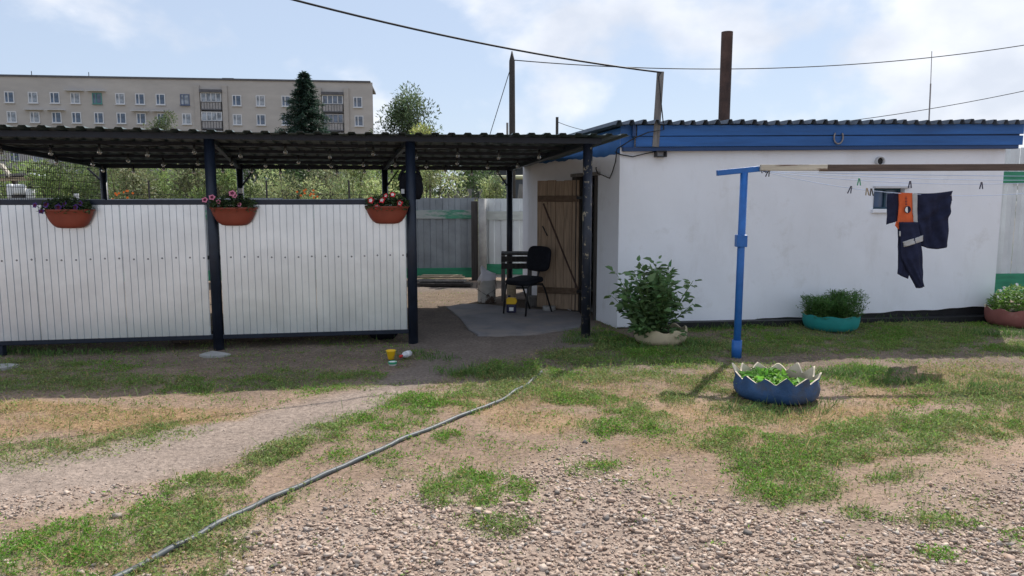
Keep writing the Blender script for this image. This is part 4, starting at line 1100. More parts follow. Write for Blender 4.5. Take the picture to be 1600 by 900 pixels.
# yellow and navy jug under the chair
p = G(799, 491); jug = empty('oil_jug', (p.x, p.y + 0.06, 0), 'small yellow and navy plastic jug on mat under the chair', 'jug')
jb = MB(); jb.box((p.x, p.y + .06, 0.075), (0.135, 0.09, 0.12)); jb.build('base', 'navy_plastic', jug, bevel=0.02)
MB().box((p.x, p.y + 0.013, 0.07), (0.06, 0.006, 0.05)).build('label_patch', 'white_plastic', jug)
jb = MB(); x0, y0 = p.x, p.y + .06
prof = [(-.072, .136), (.06, .136), (.082, .18), (.06, .225), (-.04, .235), (-.07, .21)]
jb.add([Vector((x0 + a, y0 - .042, z)) for a, z in prof] + [Vector((x0 + a, y0 + .042, z)) for a, z in prof], [tuple(range(6)), tuple(range(11, 5, -1))] + [((i + 1) % 6, i, 6 + i, 6 + (i + 1) % 6) for i in range(6)])
jb.build('shoulder', 'yellow_plastic', jug, bevel=0.008)
MB().lathe((x0 - .03, y0, .228), [(0, 0), (.02, 0), (.02, .03), (0, .03)], 12).build('cap', 'navy_plastic', jug, True)
# pile of planks
for i, (xa, ya, xb, yb, w, t, lab) in enumerate([(655, 441, 738, 444, .14, .05, 'bottom dark plank in the plank pile by grey fence'), (652, 437, 728, 439, .12, .035, 'grey plank lying in middle of the pile by grey fence'), (652, 432.5, 726, 436, .06, .03, 'pale top batten on the plank pile by grey fence'), (660, 430, 722, 433, .05, .025, 'thin pale slat at the back of plank pile')]):
    a, b_ = G(xa, 446), G(xb, 448)
    yb_ = 13.6 + 0.10 * i; z = 0.03 + 0.055 * min(i, 2) + (0.02 if i == 3 else 0)
    pa_, pb_ = Vector((at(xa, ya, yb_).x, yb_, z)), Vector((at(xb, yb, yb_).x, yb_ - 0.15, z + 0.01))
    tag(MB().bar(pa_, pb_, w + 0.1, t).build('plank', ['wood_dark', 'wood_grey', 'wood_pale', 'wood_pale'][i], None, bevel=0.003), lab, 'plank', 'planks piled by the grey fence')
# funnel, bottle, broken cup
p = G(610, 562); fun = empty('yellow_cup', (p.x, p.y + .04, 0), 'bright yellow plastic cup on dirt beside right panel post', 'cup')
MB().lathe((p.x, p.y + .04, -.005), [(0, 0.004), (.026, 0.0), (.03, .004), (.047, .085), (.052, .092), (.047, .092), (.028, .01), (0, .008)], 20).build('cup_body', 'yellow_plastic', fun, True)
a, b_ = G(625, 562), G(648, 554)
bo = empty('plastic_bottle', (a.x, a.y, 0), 'clear plastic bottle with red cap lying beside yellow cup', 'bottle')
ax_ = (b_ - a).normalized(); z_ = Vector((0, 0, .032))
def bl(t): return a + ax_ * t + z_
MB().tube([bl(.035), bl(.05), bl(.08), bl(.17), bl(.185)], [.013, .018, .033, .033, .027], 14).build('bottle_body', 'clear_bottle', bo, True)
MB().tube([bl(.0), bl(.036)], .015, 12).build('cap', 'red_plastic', bo, True)
MB().tube([bl(.1), bl(.145)], .0338, 14).build('wrapper', 'white_plastic', bo, True)
p = G(613, 571); bb_ = MB(); bb_.lathe((p.x, p.y + .02, -.004), [(0, .003), (.036, 0), (.042, .035), (.038, .035), (.03, .006), (0, .006)], 16)
oo = bb_.build('crushed_cup', 'white_plastic', None, True); tag(oo, 'crushed white and green plastic tub on ground below yellow cup', 'tub')
MB().lathe((p.x + 0, p.y + .02, 0.012), [(.0395, 0), (.0435, .010), (.0445, .018), (.0445, .024)], 16).build('rim', 'green_plastic', oo, True)

# hose
hpx = [(150, 925), (196, 899), (250, 871), (300, 845), (352, 815), (400, 790), (446, 771), (492, 751), (527, 736), (560, 722), (600, 704), (642, 684), (684, 667), (722, 651), (750, 642), (780, 630), (806, 614), (822, 604), (836, 592), (846, 582)]
hp_ = [G(*q) for q in hpx]; pts = []
for i in range(len(hp_) - 1):
    for k in range(4):
        pts.append(hp_[i].lerp(hp_[i + 1], k / 4))
pts.append(hp_[-1])
for _ in range(2): pts = [pts[0]] + [(pts[i - 1] + pts[i] * 2 + pts[i + 1]) / 4 for i in range(1, len(pts) - 1)] + [pts[-1]]
pts = [Vector((q.x, q.y, gnd(q) + 0.011 + 0.003 * math.sin(i * .9))) for i, q in enumerate(pts)]
tag(MB().tube(pts, 0.0155, 10).build('garden_hose', 'hose_grey', None, True), 'long grey hose snaking across the yard towards doorway', 'hose')
for i, (px, py, s) in enumerate([(915, 690, .05), (184, 805, .06)]):
    p = G(px, py); labs = ['dark stone lying alone on bare earth in mid yard', 'pale stone on the path edge at lower left']
    v, f, c = stones(np.array([p.x]), np.array([p.y]), np.array([s * 1.5]), np.array([[.10, .095, .09]] if i == 0 else [[.36, .30, .25]]))
    tag(np_mesh('stone', v, f, 'stone', c), labs[i], 'stone')

# ------------------------------------------------------------------ tyre planters
def tyre(kname, outer, inner, label, name, rise, teeth=0, wavy=0.0, squash=1.0):
    c, r = TYRES[kname]
    root = empty('tyre_planter', tuple(c), label, 'planter', 'tyre planters in the yard')
    prof = [(0.78, 0.0), (0.92, 0.012), (1.01, 0.05), (1.03, 0.095), (0.99, 0.145), (0.945, rise)] if teeth else [(0.78, 0.0), (0.90, 0.015), (0.97, 0.06), (1.0, 0.12), (1.0, rise)]
    b = MB(); n = 120; bi = MB(); vo, vi = [], []
    def tz(t):
        if teeth:
            ph = (t * teeth / (2 * math.pi)) % 1.0
            return 0.074 * (1 - abs(2 * ph - 1)) * (0.85 + 0.22 * math.sin(3 * t) + 0.12 * math.sin(7.3 * t + 1))
        return wavy * (0.5 + 0.5 * math.sin(9 * t + 0.7 * math.sin(2 * t)))
    for j, (rr, z) in enumerate(prof):
        last = j == len(prof) - 1
        for k in range(n):
            t = 2 * math.pi * (k + 0.5) / n; e = tz(t) if last else 0
            fl_ = 1 + (e * 2.0 if teeth else e * 0.6)
            q = r * rr * fl_
            vo.append(c + Vector((q * math.cos(t), q * math.sin(t) * squash, z + e)))
            if z > 0.08:
                q2 = q - 0.015
                vi.append(c + Vector((q2 * math.cos(t), q2 * math.sin(t) * squash, z + e - (0.002 if last else 0))))
    m_ = len(prof)
    b.add(vo, [(i * n + k, i * n + (k + 1) % n, (i + 1) * n + (k + 1) % n, (i + 1) * n + k) for i in range(m_ - 1) for k in range(n)])
    b.build('tyre_wall', outer, root, True)
    mi = len(vi) // n
    bi.add(vi, [(i * n + k, (i + 1) * n + k, (i + 1) * n + (k + 1) % n, i * n + (k + 1) % n) for i in range(mi - 1) for k in range(n)])
    # cut edge between the two skins
    eo = vo[-n:]; ei = vi[-n:]; base = len(bi.v)
    bi.add(eo + ei, [(k, (k + 1) % n, n + (k + 1) % n, n + k) for k in range(n)])
    bi.build('inner_rim', inner, root, True)
    s = MB(); zt = rise - 0.06 if teeth else rise - 0.045
    ring_ = [c + Vector((r * 0.965 * math.cos(2 * math.pi * k / 40), r * 0.965 * math.sin(2 * math.pi * k / 40) * squash, zt)) for k in range(40)]
    s.add(ring_ + [c + Vector((0, 0, zt + 0.02))], [(k, (k + 1) % 40, 40) for k in range(40)])
    s.build('soil', 'potting_soil', root)
    return root, c, r, zt
# blue, cut like a crown, seedlings inside
root, c, r, zt = tyre('blue', 'tyre_blue', 'tyre_inner', 'blue tyre planter with crown-cut pale rim and lettuce seedlings', 'blue', 0.16, teeth=13)
m = 700; a = rng.uniform(0, 6.28, m); q = np.sqrt(rng.random(m)) * r * 0.85
x, y = c.x + q * np.cos(a), c.y + q * np.sin(a)
ok = (x < c.x + 0.06) | (rng.random(m) < 0.16); x, y = x[ok], y[ok]; m = len(x)
v, qd, cc_ = leaf_arrays(np.stack([x, y, np.full(m, zt + 0.01) + rng.random(m) * 0.06], 1), np.stack([rng.normal(size=m), rng.normal(size=m), rng.uniform(0.1, 0.9, m)], 1), rng.uniform(0.035, 0.08, m), rng.uniform(0.022, 0.045, m), vary(m, (0.16, 0.36, 0.05), .35), True)
tag(np_mesh('seedlings', v, qd, 'leaf', cc_, root), kind='stuff')
# cream with the big leafy bush
root, c, r, zt = tyre('cream', 'tyre_cream', 'tyre_cream', 'cream tyre planter with tall bushy leafy plant at shed corner', 'cream', 0.15, wavy=0.03)
V, Q, K = [], [], []; off = 0; st = MB()
for i in range(81):
    a = rng.uniform(0, 6.28); e = rng.uniform(0.0, 0.66) if i < 74 else rng.uniform(0.8, 1.05); a = a if i < 74 else rng.uniform(3.9, 5.6)
    L = (rng.uniform(0.42, 0.86) * (1 - 0.18 * e)) if i < 74 else rng.uniform(0.22, 0.36)
    dirn = np.array([math.cos(a) * e * 0.9 - 0.06, math.sin(a) * e * 0.75, 1.0 - 0.52 * e]); dirn /= np.linalg.norm(dirn)
    p0 = np.array([c.x + 0.15 * math.cos(a) * e - 0.07, c.y + 0.15 * math.sin(a) * e, zt])
    pts = [p0 + dirn * L * t + np.array([0, 0, -0.10 * e * t * t]) for t in (0, 0.25, 0.5, 0.75, 1.0)]
    st.tube([tuple(q) for q in pts], [0.008, 0.007, 0.006, 0.004, 0.002], 5)
    m = 21
    t = np.clip(rng.beta(1.7, 1.1, m), 0.12, 1); pos = p0 + dirn * L * t[:, None]; pos[:, 2] -= 0.10 * e * t * t
    d = np.stack([rng.normal(size=m), rng.normal(size=m), rng.uniform(-0.5, 0.6, m)], 1) + dirn * 0.5
    d = unit(d); pos = pos + d * rng.uniform(0.01, 0.07, (m, 1))
    Ls = rng.uniform(0.05, 0.12, m)
    v, qd, cc_ = leaf_arrays(pos, d, Ls, Ls * rng.uniform(0.55, 0.78, m), vary(m, (0.15, 0.25, 0.10), 0.4), True, 0.25)
    V.append(v); Q.append(qd + off); K.append(cc_); off += len(v)
np_mesh('foliage', np.concatenate(V), np.concatenate(Q), 'leaf', np.concatenate(K), root)
st.build('stems', 'stem', root, True)
# teal with feathery marigold foliage
root, c, r, zt = tyre('teal', 'tyre_teal', 'tyre_cream', 'teal tyre planter with feathery dark green plants by wall', 'teal', 0.18, wavy=0.018)
V, Q, K = [], [], []; off = 0; st = MB()
for i in range(46):
    a = rng.uniform(0, 6.28); qq = math.sqrt(rng.random()) * 0.30
    bx, by = c.x + qq * math.cos(a), c.y + qq * math.sin(a); h = rng.uniform(0.20, 0.27) + (0.07 if bx > c.x + 0.06 else 0)
    lean = np.array([(bx - c.x) * 0.5, (by - c.y) * 0.5, 1.0])
    st.tube([(bx, by, zt), (bx + lean[0] * h, by + lean[1] * h, zt + h)], [0.005, 0.002], 4)
    m = 190; t = rng.uniform(0.1, 1.0, m)
    pos = np.array([bx, by, zt]) + lean * (h * t)[:, None] + rng.normal(size=(m, 3)) * np.array([0.035, 0.035, 0.012])
    d = np.stack([rng.normal(size=m), rng.normal(size=m), rng.uniform(0.0, 1.1, m)], 1)
    v, qd, cc_ = leaf_arrays(pos, d, rng.uniform(0.03, 0.065, m), rng.uniform(0.007, 0.013, m), vary(m, (0.095, 0.20, 0.05), 0.35))
    V.append(v); Q.append(qd + off); K.append(cc_); off += len(v)
np_mesh('foliage', np.concatenate(V), np.concatenate(Q), 'leaf', np.concatenate(K), root)
st.build('stems', 'stem', root)
# reddish with white flowering plants
root, c, r, zt = tyre('red', 'tyre_red', 'tyre_cream', 'reddish brown tyre planter with white flowering plants at right edge', 'red', 0.20, wavy=0.03)
m = 1500; a = rng.uniform(0, 6.28, m); q = np.sqrt(rng.random(m)) * 0.33
x, y = c.x + q * np.cos(a), c.y + q * np.sin(a); hh = 0.30 * (1 - (q / 0.40) ** 2) + 0.05
z = zt + rng.random(m) ** 0.7 * hh
v, qd, cc_ = leaf_arrays(np.stack([x, y, z], 1), np.stack([rng.normal(size=m), rng.normal(size=m), rng.uniform(0, 0.9, m)], 1), rng.uniform(0.03, 0.065, m), rng.uniform(0.018, 0.034, m), vary(m, (0.15, 0.27, 0.055), 0.3), True)
np_mesh('foliage', v, qd, 'leaf', cc_, root)
for i in range(10):
    a = rng.uniform(0, 6.28); q = math.sqrt(rng.random()) * 0.31
    b1, b2 = MB(), MB(); blossom(b1, b2, Vector((c.x + q * math.cos(a), c.y + q * math.sin(a), zt + 0.30 * (1 - (q / 0.40) ** 2) + 0.06)), 0.022, (rng.normal() * .3, -1, 0.5))
    fo = b1.build('flower', 'white_petal', root); b2.build('throat', 'white_petal', fo)

# ------------------------------------------------------------------ clothes line
cb_ = G(1150, 557); PX, PY = 2.29, cb_.y
TZ = 1.845
post = empty('clothesline_post', (PX, PY, 0), 'blue steel clothesline post with T-shaped top bar', 'post')
TZ = at(1163, 268, PY).z
MB().tube([Vector((PX, PY, -0.1)), Vector((PX + 0.01, PY, TZ - 0.01))], 0.037, 16).build('upright', 'blue_pipe', post, True)
MB().box((PX + 0.003, PY, 1.18), (0.105, 0.09, 0.12)).build('clamp', 'blue_pipe', post, bevel=0.006)
MB().tube([Vector((PX, PY, -0.02)), Vector((PX, PY, 0.17))], 0.05, 14).build('base_sleeve', 'blue_pipe', post, True)
TB0, TB1 = at(1120, 270.5, PY), at(1199, 262.5, PY)
MB().bar(TB0, TB1, 0.05, 0.055).build('top_bar', 'blue_pipe', post, bevel=0.005)
for t in (0.86, 0.93):
    q = TB0.lerp(TB1, t); MB().tube([q + Vector((0, -0.02, -0.02)), q + Vector((0.01, -0.03, -0.045)), q + Vector((0.02, -0.03, -0.03))], 0.004, 6).build('hook', 'black_metal', post)
bm0 = at(1188, 262, PY - 0.055); xm = at(1292, 262, PY - 0.055).x; BZ = bm0.z
tag(MB().bar(bm0, Vector((xm - 0.002, PY - 0.055, BZ)), 0.05, 0.058).build('clothesline_beam', 'wood_white', None, bevel=0.004), 'pale peeling wooden beam end fixed to blue crossbar', 'beam')
tag(MB().bar(Vector((xm - 0.05, PY - 0.004, BZ - 0.001)), Vector((6.6, PY - 0.004, BZ + 0.012)), 0.045, 0.066).build('clothesline_beam', 'wood_brown', None, bevel=0.004), 'brown weathered wooden beam spanning to the right edge above washing', 'beam')
# far support outside the picture
post2 = empty('clothesline_post', (6.45, PY + 0.06, 0), 'second blue clothesline post beyond the right edge of view', 'post')
MB().tube([Vector((6.45, PY + 0.06, -0.1)), Vector((6.46, PY + 0.06, BZ + 0.03))], 0.037, 16).build('upright', 'blue_pipe', post2, True)
MB().bar(Vector((6.44, PY + 1.3, BZ - 0.06)), Vector((6.44, PY - 0.3, BZ - 0.06)), 0.06, 0.05).build('top_bar', 'blue_pipe', post2, bevel=0.005)
def cord(dy, z0, z1, sag, label):
    a = TB1 + Vector((-0.03, 0.03, z0)); b = Vector((6.43, PY + dy, BZ + z1))
    pts = [a.lerp(b, i / 40) - Vector((0, 0, sag * 4 * (i / 40) * (1 - i / 40))) for i in range(41)]
    tag(MB().tube(pts, 0.0028, 5).build('clothes_line', 'line_cord', None, True), label, 'clothesline', 'washing lines')
    return pts
L1 = cord(1.2, -0.03, -0.09, 0.03, 'thin blue washing line farthest back, nearest the wall')
L2 = cord(0.7, -0.032, -0.085, 0.09, 'thin blue washing line second from the wall')
L3 = cord(0.25, -0.034, -0.08, 0.215, 'thin blue washing line that carries the work jacket')
L4 = cord(-0.2, -0.03, -0.085, 0.02, 'thin blue washing line closest to the brown beam')
def line_z(L, x):
    for i in range(len(L) - 1):
        if L[i].x <= x <= L[i + 1].x:
            t = (x - L[i].x) / (L[i + 1].x - L[i].x); return L[i].lerp(L[i + 1], t)
    return L[-1]
def peg(px, L, m, label, tilt=0.15):
    Yg = L[20].y
    p = line_z(L, at(px, 290, Yg).x)
    root = empty('clothes_peg', tuple(p + Vector((0, 0, -0.05))), label, 'peg', 'clothes pegs on the lines')
    for s in (-1, 1):
        MB().bar(p + Vector((s * 0.003, 0, 0.022)), p + Vector((s * 0.016 + tilt * 0.06, 0, -0.052)), 0.011, 0.009, up=(1, 0, 0)).build('prong', m, root, bevel=0.002)
    MB().tube([p + Vector((-0.009, 0.0, 0.004)), p + Vector((0.009, 0.0, 0.004))], 0.006, 8).build('spring', 'steel_worn', root)
peg(1207, L4, 'black_metal', 'black clothes peg close to the blue post', -0.3)
peg(1331, L2, 'green_plastic', 'green clothes peg left of the small window', 0)
peg(1326, L3, 'navy_plastic', 'dark clothes peg just below the green one', -0.3)
peg(1351, L3, 'wood_pale', 'pale wooden clothes peg left of the small window')
peg(1358, L3, 'wood_dark', 'dark brown clothes peg beside the pale wooden one')
peg(1417, L2, 'navy_plastic', 'dark clothes peg hanging above the orange patch', 0)
peg(1486, L3, 'navy_plastic', 'dark clothes peg holding right corner of work jacket', 0)
peg(1541, L2, 'navy_plastic', 'dark clothes peg at the right, nearest the shed corner', 0)

# work jacket, hung from its hem; pieces are padded cloth with folds
JY = L3[20].y - 0.012
jk = empty('work_jacket', tuple(at(1436, 300, JY)), 'navy work jacket with orange patch and grey reflective tape hanging on line', 'jacket')
def cloth(name, m, left, right, dy, th, folds=0.006, ncol=14, parent=None, rows=22, seed=0, sag=0.0):
    """lens-shaped cloth between two edge polylines given by measured points"""
    def samp(pl, t):
        q = t * (len(pl) - 1); i = min(int(q), len(pl) - 2); f = q - i
        return (pl[i][0] * (1 - f) + pl[i + 1][0] * f, pl[i][1] * (1 - f) + pl[i + 1][1] * f)
    b = MB(); fr_, bk = [], []
    for j in range(rows + 1):
        t = j / rows; l, r = samp(left, t), samp(right, t)
        for i in range(ncol + 1):
            s = i / ncol; px = l[0] + (r[0] - l[0]) * s; py = l[1] + (r[1] - l[1]) * s + sag * math.sin(math.pi * s) * (0.35 + 0.65 * t)
            w = folds * (math.sin(s * 8 + t * 4 + seed) + 0.5 * math.sin(s * 19 - t * 7 + 2 * seed) + 0.35 * math.sin(s * 5 + t * 21 + seed)) * min(1, t * 3 + 0.15)
            h = th * max(0.12, math.sqrt(max(0, 1 - (2 * s - 1) ** 2)))
            p = at(px, py, JY); fr_.append(p + Vector((0, dy + w - h, 0))); bk.append(p + Vector((0, dy + w + h, 0)))
    n = ncol + 1; N = len(fr_); b.add(fr_ + bk, [(j * n + i, j * n + i + 1, (j + 1) * n + i + 1, (j + 1) * n + i) for j in range(rows) for i in range(ncol)] +
        [(N + j * n + i, N + (j + 1) * n + i, N + (j + 1) * n + i + 1, N + j * n + i + 1) for j in range(rows) for i in range(ncol)] +
        [(j * n, (j + 1) * n, N + (j + 1) * n, N + j * n) for j in range(rows)] + [(j * n + ncol, N + j * n + ncol, N + (j + 1) * n + ncol, (j + 1) * n + ncol) for j in range(rows)] +
        [(i, N + i, N + i + 1, i + 1) for i in range(ncol)] + [(rows * n + i, rows * n + i + 1, N + rows * n + i + 1, N + rows * n + i) for i in range(ncol)])
    return b.build(name, m, parent or jk, True)
cloth('front_body', 'navy_cloth', [(1429, 302), (1430, 330), (1432, 352), (1438, 384)], [(1489, 298), (1484, 320), (1480, 340), (1483, 384)], 0.0, 0.016, 0.026, 28, seed=1, rows=34, sag=5.0)
cloth('left_flap', 'navy_cloth', [(1388, 303), (1387, 325), (1386, 351)], [(1406, 300), (1406, 325), (1406, 345)], 0.02, 0.010, 0.006, seed=2)
op = cloth('chest_panel', 'orange_cloth', [(1403, 301), (1403, 325), (1401, 350)], [(1425, 301.5), (1425, 325), (1427, 349)], -0.012, 0.010, 0.004, seed=3)
cloth('chest_tape', 'reflective_tape', [(1423.5, 302), (1424, 325), (1426, 348)], [(1431.5, 302.5), (1431.5, 325), (1432.5, 350)], -0.022, 0.006, 0.002, 6, seed=3)
cloth('orange_fold', 'orange_cloth', [(1400, 346), (1398, 352), (1403, 358)], [(1408, 346), (1407, 352), (1405, 358)], 0.0, 0.006, 0.002, 6, seed=3)
cloth('sleeve', 'navy_cloth', [(1403, 347), (1404, 372), (1405, 400), (1418, 425), (1431, 450)], [(1433, 347), (1438, 378), (1440.5, 410), (1441, 432), (1442, 447)], -0.022, 0.03, 0.014, 18, seed=4, rows=34)
cloth('sleeve', 'navy_cloth', [(1404, 355), (1405, 380), (1405.5, 405), (1403.5, 428)], [(1424, 355), (1424, 385), (1424, 415), (1420, 436)], 0.02, 0.022, 0.006, 14, seed=6)
cloth('sleeve_tape', 'reflective_tape', [(1407, 377.5), (1408, 381), (1409, 385.5)], [(1438.5, 367), (1438.5, 372), (1438.5, 376)], -0.045, 0.016, 0.003, 12, rows=6, seed=4)
cloth('cuff_tag', 'reflective_tape', [(1402.5, 361), (1402.5, 369)], [(1406, 361), (1406, 369)], -0.03, 0.004, 0.001, 4, rows=4)
# round emblem: dark ring, white left half
ec = at(1415.5, 327.5, JY) + Vector((0, -0.034, 0))
def disc(r, y, a0=0, a1=2 * math.pi, n=24):
    b = MB(); rim = [ec + Vector((r * math.cos(a0 + (a1 - a0) * k / n), y, r * 1.1 * math.sin(a0 + (a1 - a0) * k / n))) for k in range(n + 1)]
    b.add([ec + Vector((0, y, 0))] + rim, [(0, k + 1, k + 2) for k in range(n)]); return b
disc(0.033, 0.0).build('emblem', 'navy_cloth', op)
disc(0.027, -0.002, R(100), R(275)).build('emblem_field', 'white_plastic', op)
for k in range(6):
    MB().box(at(1413.5, 308 + 2.3 * k, JY) + Vector((0, -0.030, 0)), (0.018 if k % 2 else 0.013, 0.002, 0.006)).build('print_mark', 'navy_cloth', op)

# ------------------------------------------------------------------ back fences
def fence(p0, p1, h, m, sheets, pitch, label, boards, posts=(), z0=0.05, depth=0.02, flat=0.8, board_m='green_paint'):
    root = empty('sheet_fence', (p0.x, p0.y, 0), label, 'fence', 'sheet metal fences')
    d = (p1 - p0); L = d.length; d.normalize(); nrm = Vector((d.y, -d.x, 0)); w = L / sheets
    for i in range(sheets):
        def P(x, t, i=i): return p0 + d * (w * i + x) + Vector((0, 0, z0 + (h + 0.012 * math.sin(i * 2.1) - z0) * t)), nrm
        profile_sheet('fence_sheet', m, root, P, w - 0.004, pitch, depth, flat, 0.002 * (i % 2), 0.001)
    for (z, hh, bm_) in boards:
        MB().bar(p0 + nrm * (depth + 0.016) + Vector((0, 0, z)), p1 + nrm * (depth + 0.016) + Vector((0, 0, z)), 0.025, hh).build('board', bm_, root, bevel=0.003)
    return root
fence(Vector((-10.5, 13.6, 0)), Vector((-0.74, 14.76, 0)), 1.6, 'galvanised_dull', 8, 0.27, 'grey profiled sheet fence with worn green board behind canopy', [(1.29, 0.17, 'green_paint_worn'), (0.13, 0.20, 'green_paint')])
fence(Vector((-0.56, 14.6, 0)), Vector((2.4, 14.0, 0)), 1.6, 'galvanised_bright', 3, 0.24, 'bright silver sheet fence section next to the shed wall', [(1.27, 0.17, 'wood_faded'), (0.22, 0.2, 'green_paint')])
fence(Vector((6.55, 11.3, 0)), Vector((12.5, 11.9, 0)), 2.36, 'galvanised_bright', 5, 0.30, 'tall silver sheet fence with green boards right of shed', [(1.92, 0.17, 'green_paint'), (0.30, 0.30, 'green_paint')], depth=0.035, flat=0.55)
p = at(742, 400, 14.55); tag(MB().bar(Vector((p.x, p.y, -.1)), Vector((p.x, p.y, 1.55)), 0.13, 0.12, up=(0, 1, 0)).build('fence_post', 'wood_dark', None, bevel=0.01), 'dark square wooden fence post at end of grey fence', 'post')
p = at(754, 400, 14.45); tag(MB().tube([Vector((p.x, p.y, -.1)), Vector((p.x, p.y, 1.0)), Vector((p.x, p.y, 1.60))], [0.085, 0.08, 0.078], 14).build('fence_post', 'concrete', None, True), 'pale round fence post beside the silver fence section', 'post')

# ------------------------------------------------------------------ utility pole and small posts behind
p = at(801, 300, pole_y); t_ = at(800, 80, pole_y)
up = empty('utility_pole', (p.x, pole_y, 0), 'tall dark wooden utility pole with pointed top behind canopy', 'pole')
MB().tube([Vector((p.x, pole_y, -0.2)), Vector((t_.x, pole_y, t_.z - 0.3)), Vector((t_.x, pole_y, t_.z - 0.22)), Vector((t_.x, pole_y, t_.z))], [0.085, 0.068, 0.066, 0.012], 12).build('pole', 'wood_dark', up, True)
q = at(794, 192, pole_y); MB().bar(Vector((q.x - .02, pole_y - .02, 0.3)), Vector((q.x - .02, pole_y - .02, q.z)), 0.05, 0.05, up=(0, 1, 0)).build('stub_post', 'wood_grey', up)
wire('guy_wire', at(796, 112, pole_y), at(760, 228, pole_y + 1.5), 0.0, 0.010, 'thin guy wire slanting down left from utility pole', n=6)
p = at(870.5, 183, 20); tag(MB().bar(Vector((p.x, 20, -.1)), Vector((p.x, 20, p.z)), 0.07, 0.07, up=(0, 1, 0)).build('wooden_post', 'wood_dark', None), 'short dark post tip showing above canopy roof near shed', 'post')
wire('fence_wire', at(870, 190, 20), at(930, 206, 20), 0.04, 0.008, 'thin wire from the short post tip towards the shed', n=8)

# ------------------------------------------------------------------ trees and bushes
def crown(pos, dirs, L, W, base, root, name='crown', hexa=False, spread=.35):
    m = len(pos); v, q, c = leaf_arrays(pos, dirs, L, W, vary(m, base, spread, 0.1), hexa, 0.2, 0.8)
    return np_mesh(name, v, q, 'leaf', c, root)

def bush(x, y, h, w, base, label, n=5200, name='bush', leafL=0.10, group='bushes behind the canopy', low=0.25, ncl=26, cat='bush', trunk=False):
    root = empty(name, (x, y, 0), label, cat, group)
    # limbs reach into clumps; leaves gather round the limb ends, so gaps stay open between them
    cl = []; st = MB()
    for i in range(ncl):
        a = rng.uniform(0, 6.28); rr = math.sqrt(rng.random()); zz = rng.uniform(low, 1.0)
        prof = math.sin(math.pi * (0.18 + 0.72 * zz)) ** 0.8
        cx, cy, cz = x + w / 2 * rr * prof * math.cos(a), y + w / 2 * rr * prof * math.sin(a), h * zz * rng.uniform(0.88, 1.0)
        cl.append((cx, cy, cz, rng.uniform(0.10, 0.19) * w))
        z0 = 0.0 if not trunk else h * 0.25 * rng.uniform(0.6, 1.2)
        bx, by = (x + (cx - x) * 0.15, y + (cy - y) * 0.15) if not trunk else (x, y)
        st.tube([(bx, by, z0), ((bx + cx) / 2 + rng.normal() * .05 * w, (by + cy) / 2, z0 + (cz - z0) * 0.55), (cx, cy, cz)], [0.012 * w, 0.008 * w, 0.003 * w], 5)
    if trunk: st.tube([(x, y, -0.1), (x + 0.02 * w, y, h * 0.3), (x, y, h * 0.62)], [0.045 * w, 0.035 * w, 0.015 * w], 8)
    st.build('trunk' if trunk else 'stems', 'bark', root, True)
    k = rng.integers(0, len(cl), n); ca = np.array(cl)
    g_ = rng.normal(size=(n, 3)) * 0.55; g_ = g_ / np.maximum(1, np.linalg.norm(g_, axis=1, keepdims=True))
    pos = ca[k, :3] + g_ * ca[k, 3:4] * np.array([1.1, 1.1, 1.0]); pos[:, 2] = np.maximum(pos[:, 2], 0.05)
    d = unit(g_ + rng.normal(size=(n, 3)) * 0.6 + np.array([0, 0, 0.35]))
    shade = np.array([rng.uniform(0.5, 1.4) for _ in cl])[k][:, None]
    v, q, c = leaf_arrays(pos, d, rng.uniform(0.6, 1.3, n) * leafL, rng.uniform(0.6, 1.2, n) * leafL * 0.38, np.clip(vary(n, base, .3, .1) * shade, .01, .7), False, 0.2, 0.8)
    np_mesh('crown', v, q, 'leaf', c, root)
    return root
GREY = (0.23, 0.245, 0.13)
PALE, MID, DK = (0.38, 0.43, 0.20), (0.24, 0.32, 0.11), (0.09, 0.14, 0.055)
def bat(px, Y): return at(px, 300, Y).x
for (px, Y_, h, w, base, lab) in [
    (88, 19, 2.55, 2.0, MID, 'green bush seen through the wire mesh at left'),
    (140, 20, 2.7, 2.2, MID, 'green bush just left of the leftmost back canopy post'),
    (200, 18.5, 2.75, 2.0, GREY, 'grey-green willow bush just right of the leftmost back post'),
    (262, 19.5, 2.8, 2.3, MID, 'green willow bush midway between leftmost back post and front post'),
    (318, 18.2, 2.65, 1.7, GREY, 'grey-green bush right behind the front post of the left panel'),
    (356, 17.4, 2.6, 1.3, MID, 'bright green bush above the pink petunias'),
    (398, 21.5, 3.0, 1.6, DK, 'dark green bush right of the back post with white box'),
    (440, 18.6, 2.7, 2.0, PALE, 'pale willow bush above centre-left of the right panel'),
    (505, 20.5, 2.9, 2.4, GREY, 'grey-green willow bush above the middle of the right panel'),
    (560, 18.0, 2.75, 1.7, PALE, 'pale willow bush left of the red petunias'),
    (612, 19.5, 2.8, 1.8, MID, 'green bush behind the red petunias'),
    (672, 18.0, 2.8, 1.7, PALE, 'pale leafy bush right of the post with hanging bag'),
    (735, 22.0, 2.9, 2.0, DK, 'dark green bush behind grey fence left of utility pole'),
    (770, 17.5, 2.1, 0.9, PALE, 'thin pale sapling beside the utility pole above fence')]:
    bush(bat(px, Y_), Y_, h, w, base, lab, n=5200 if w > 1 else 2200)
for i, px in enumerate((30, 175, 300, 470, 590)):
    bush(bat(px, 30), 30, 3.1 + 0.15 * (i % 2), 3.9, [MID, DK, MID, DK, MID][i], ['darker bush far behind the wire mesh at left', 'dark bush in back row behind leftmost back post', 'dark bush in back row left of the front panel post', 'dark bush in back row above the right panel', 'dark bush in back row behind the red petunias'][i], n=5200, leafL=0.16, group='back row of bushes')
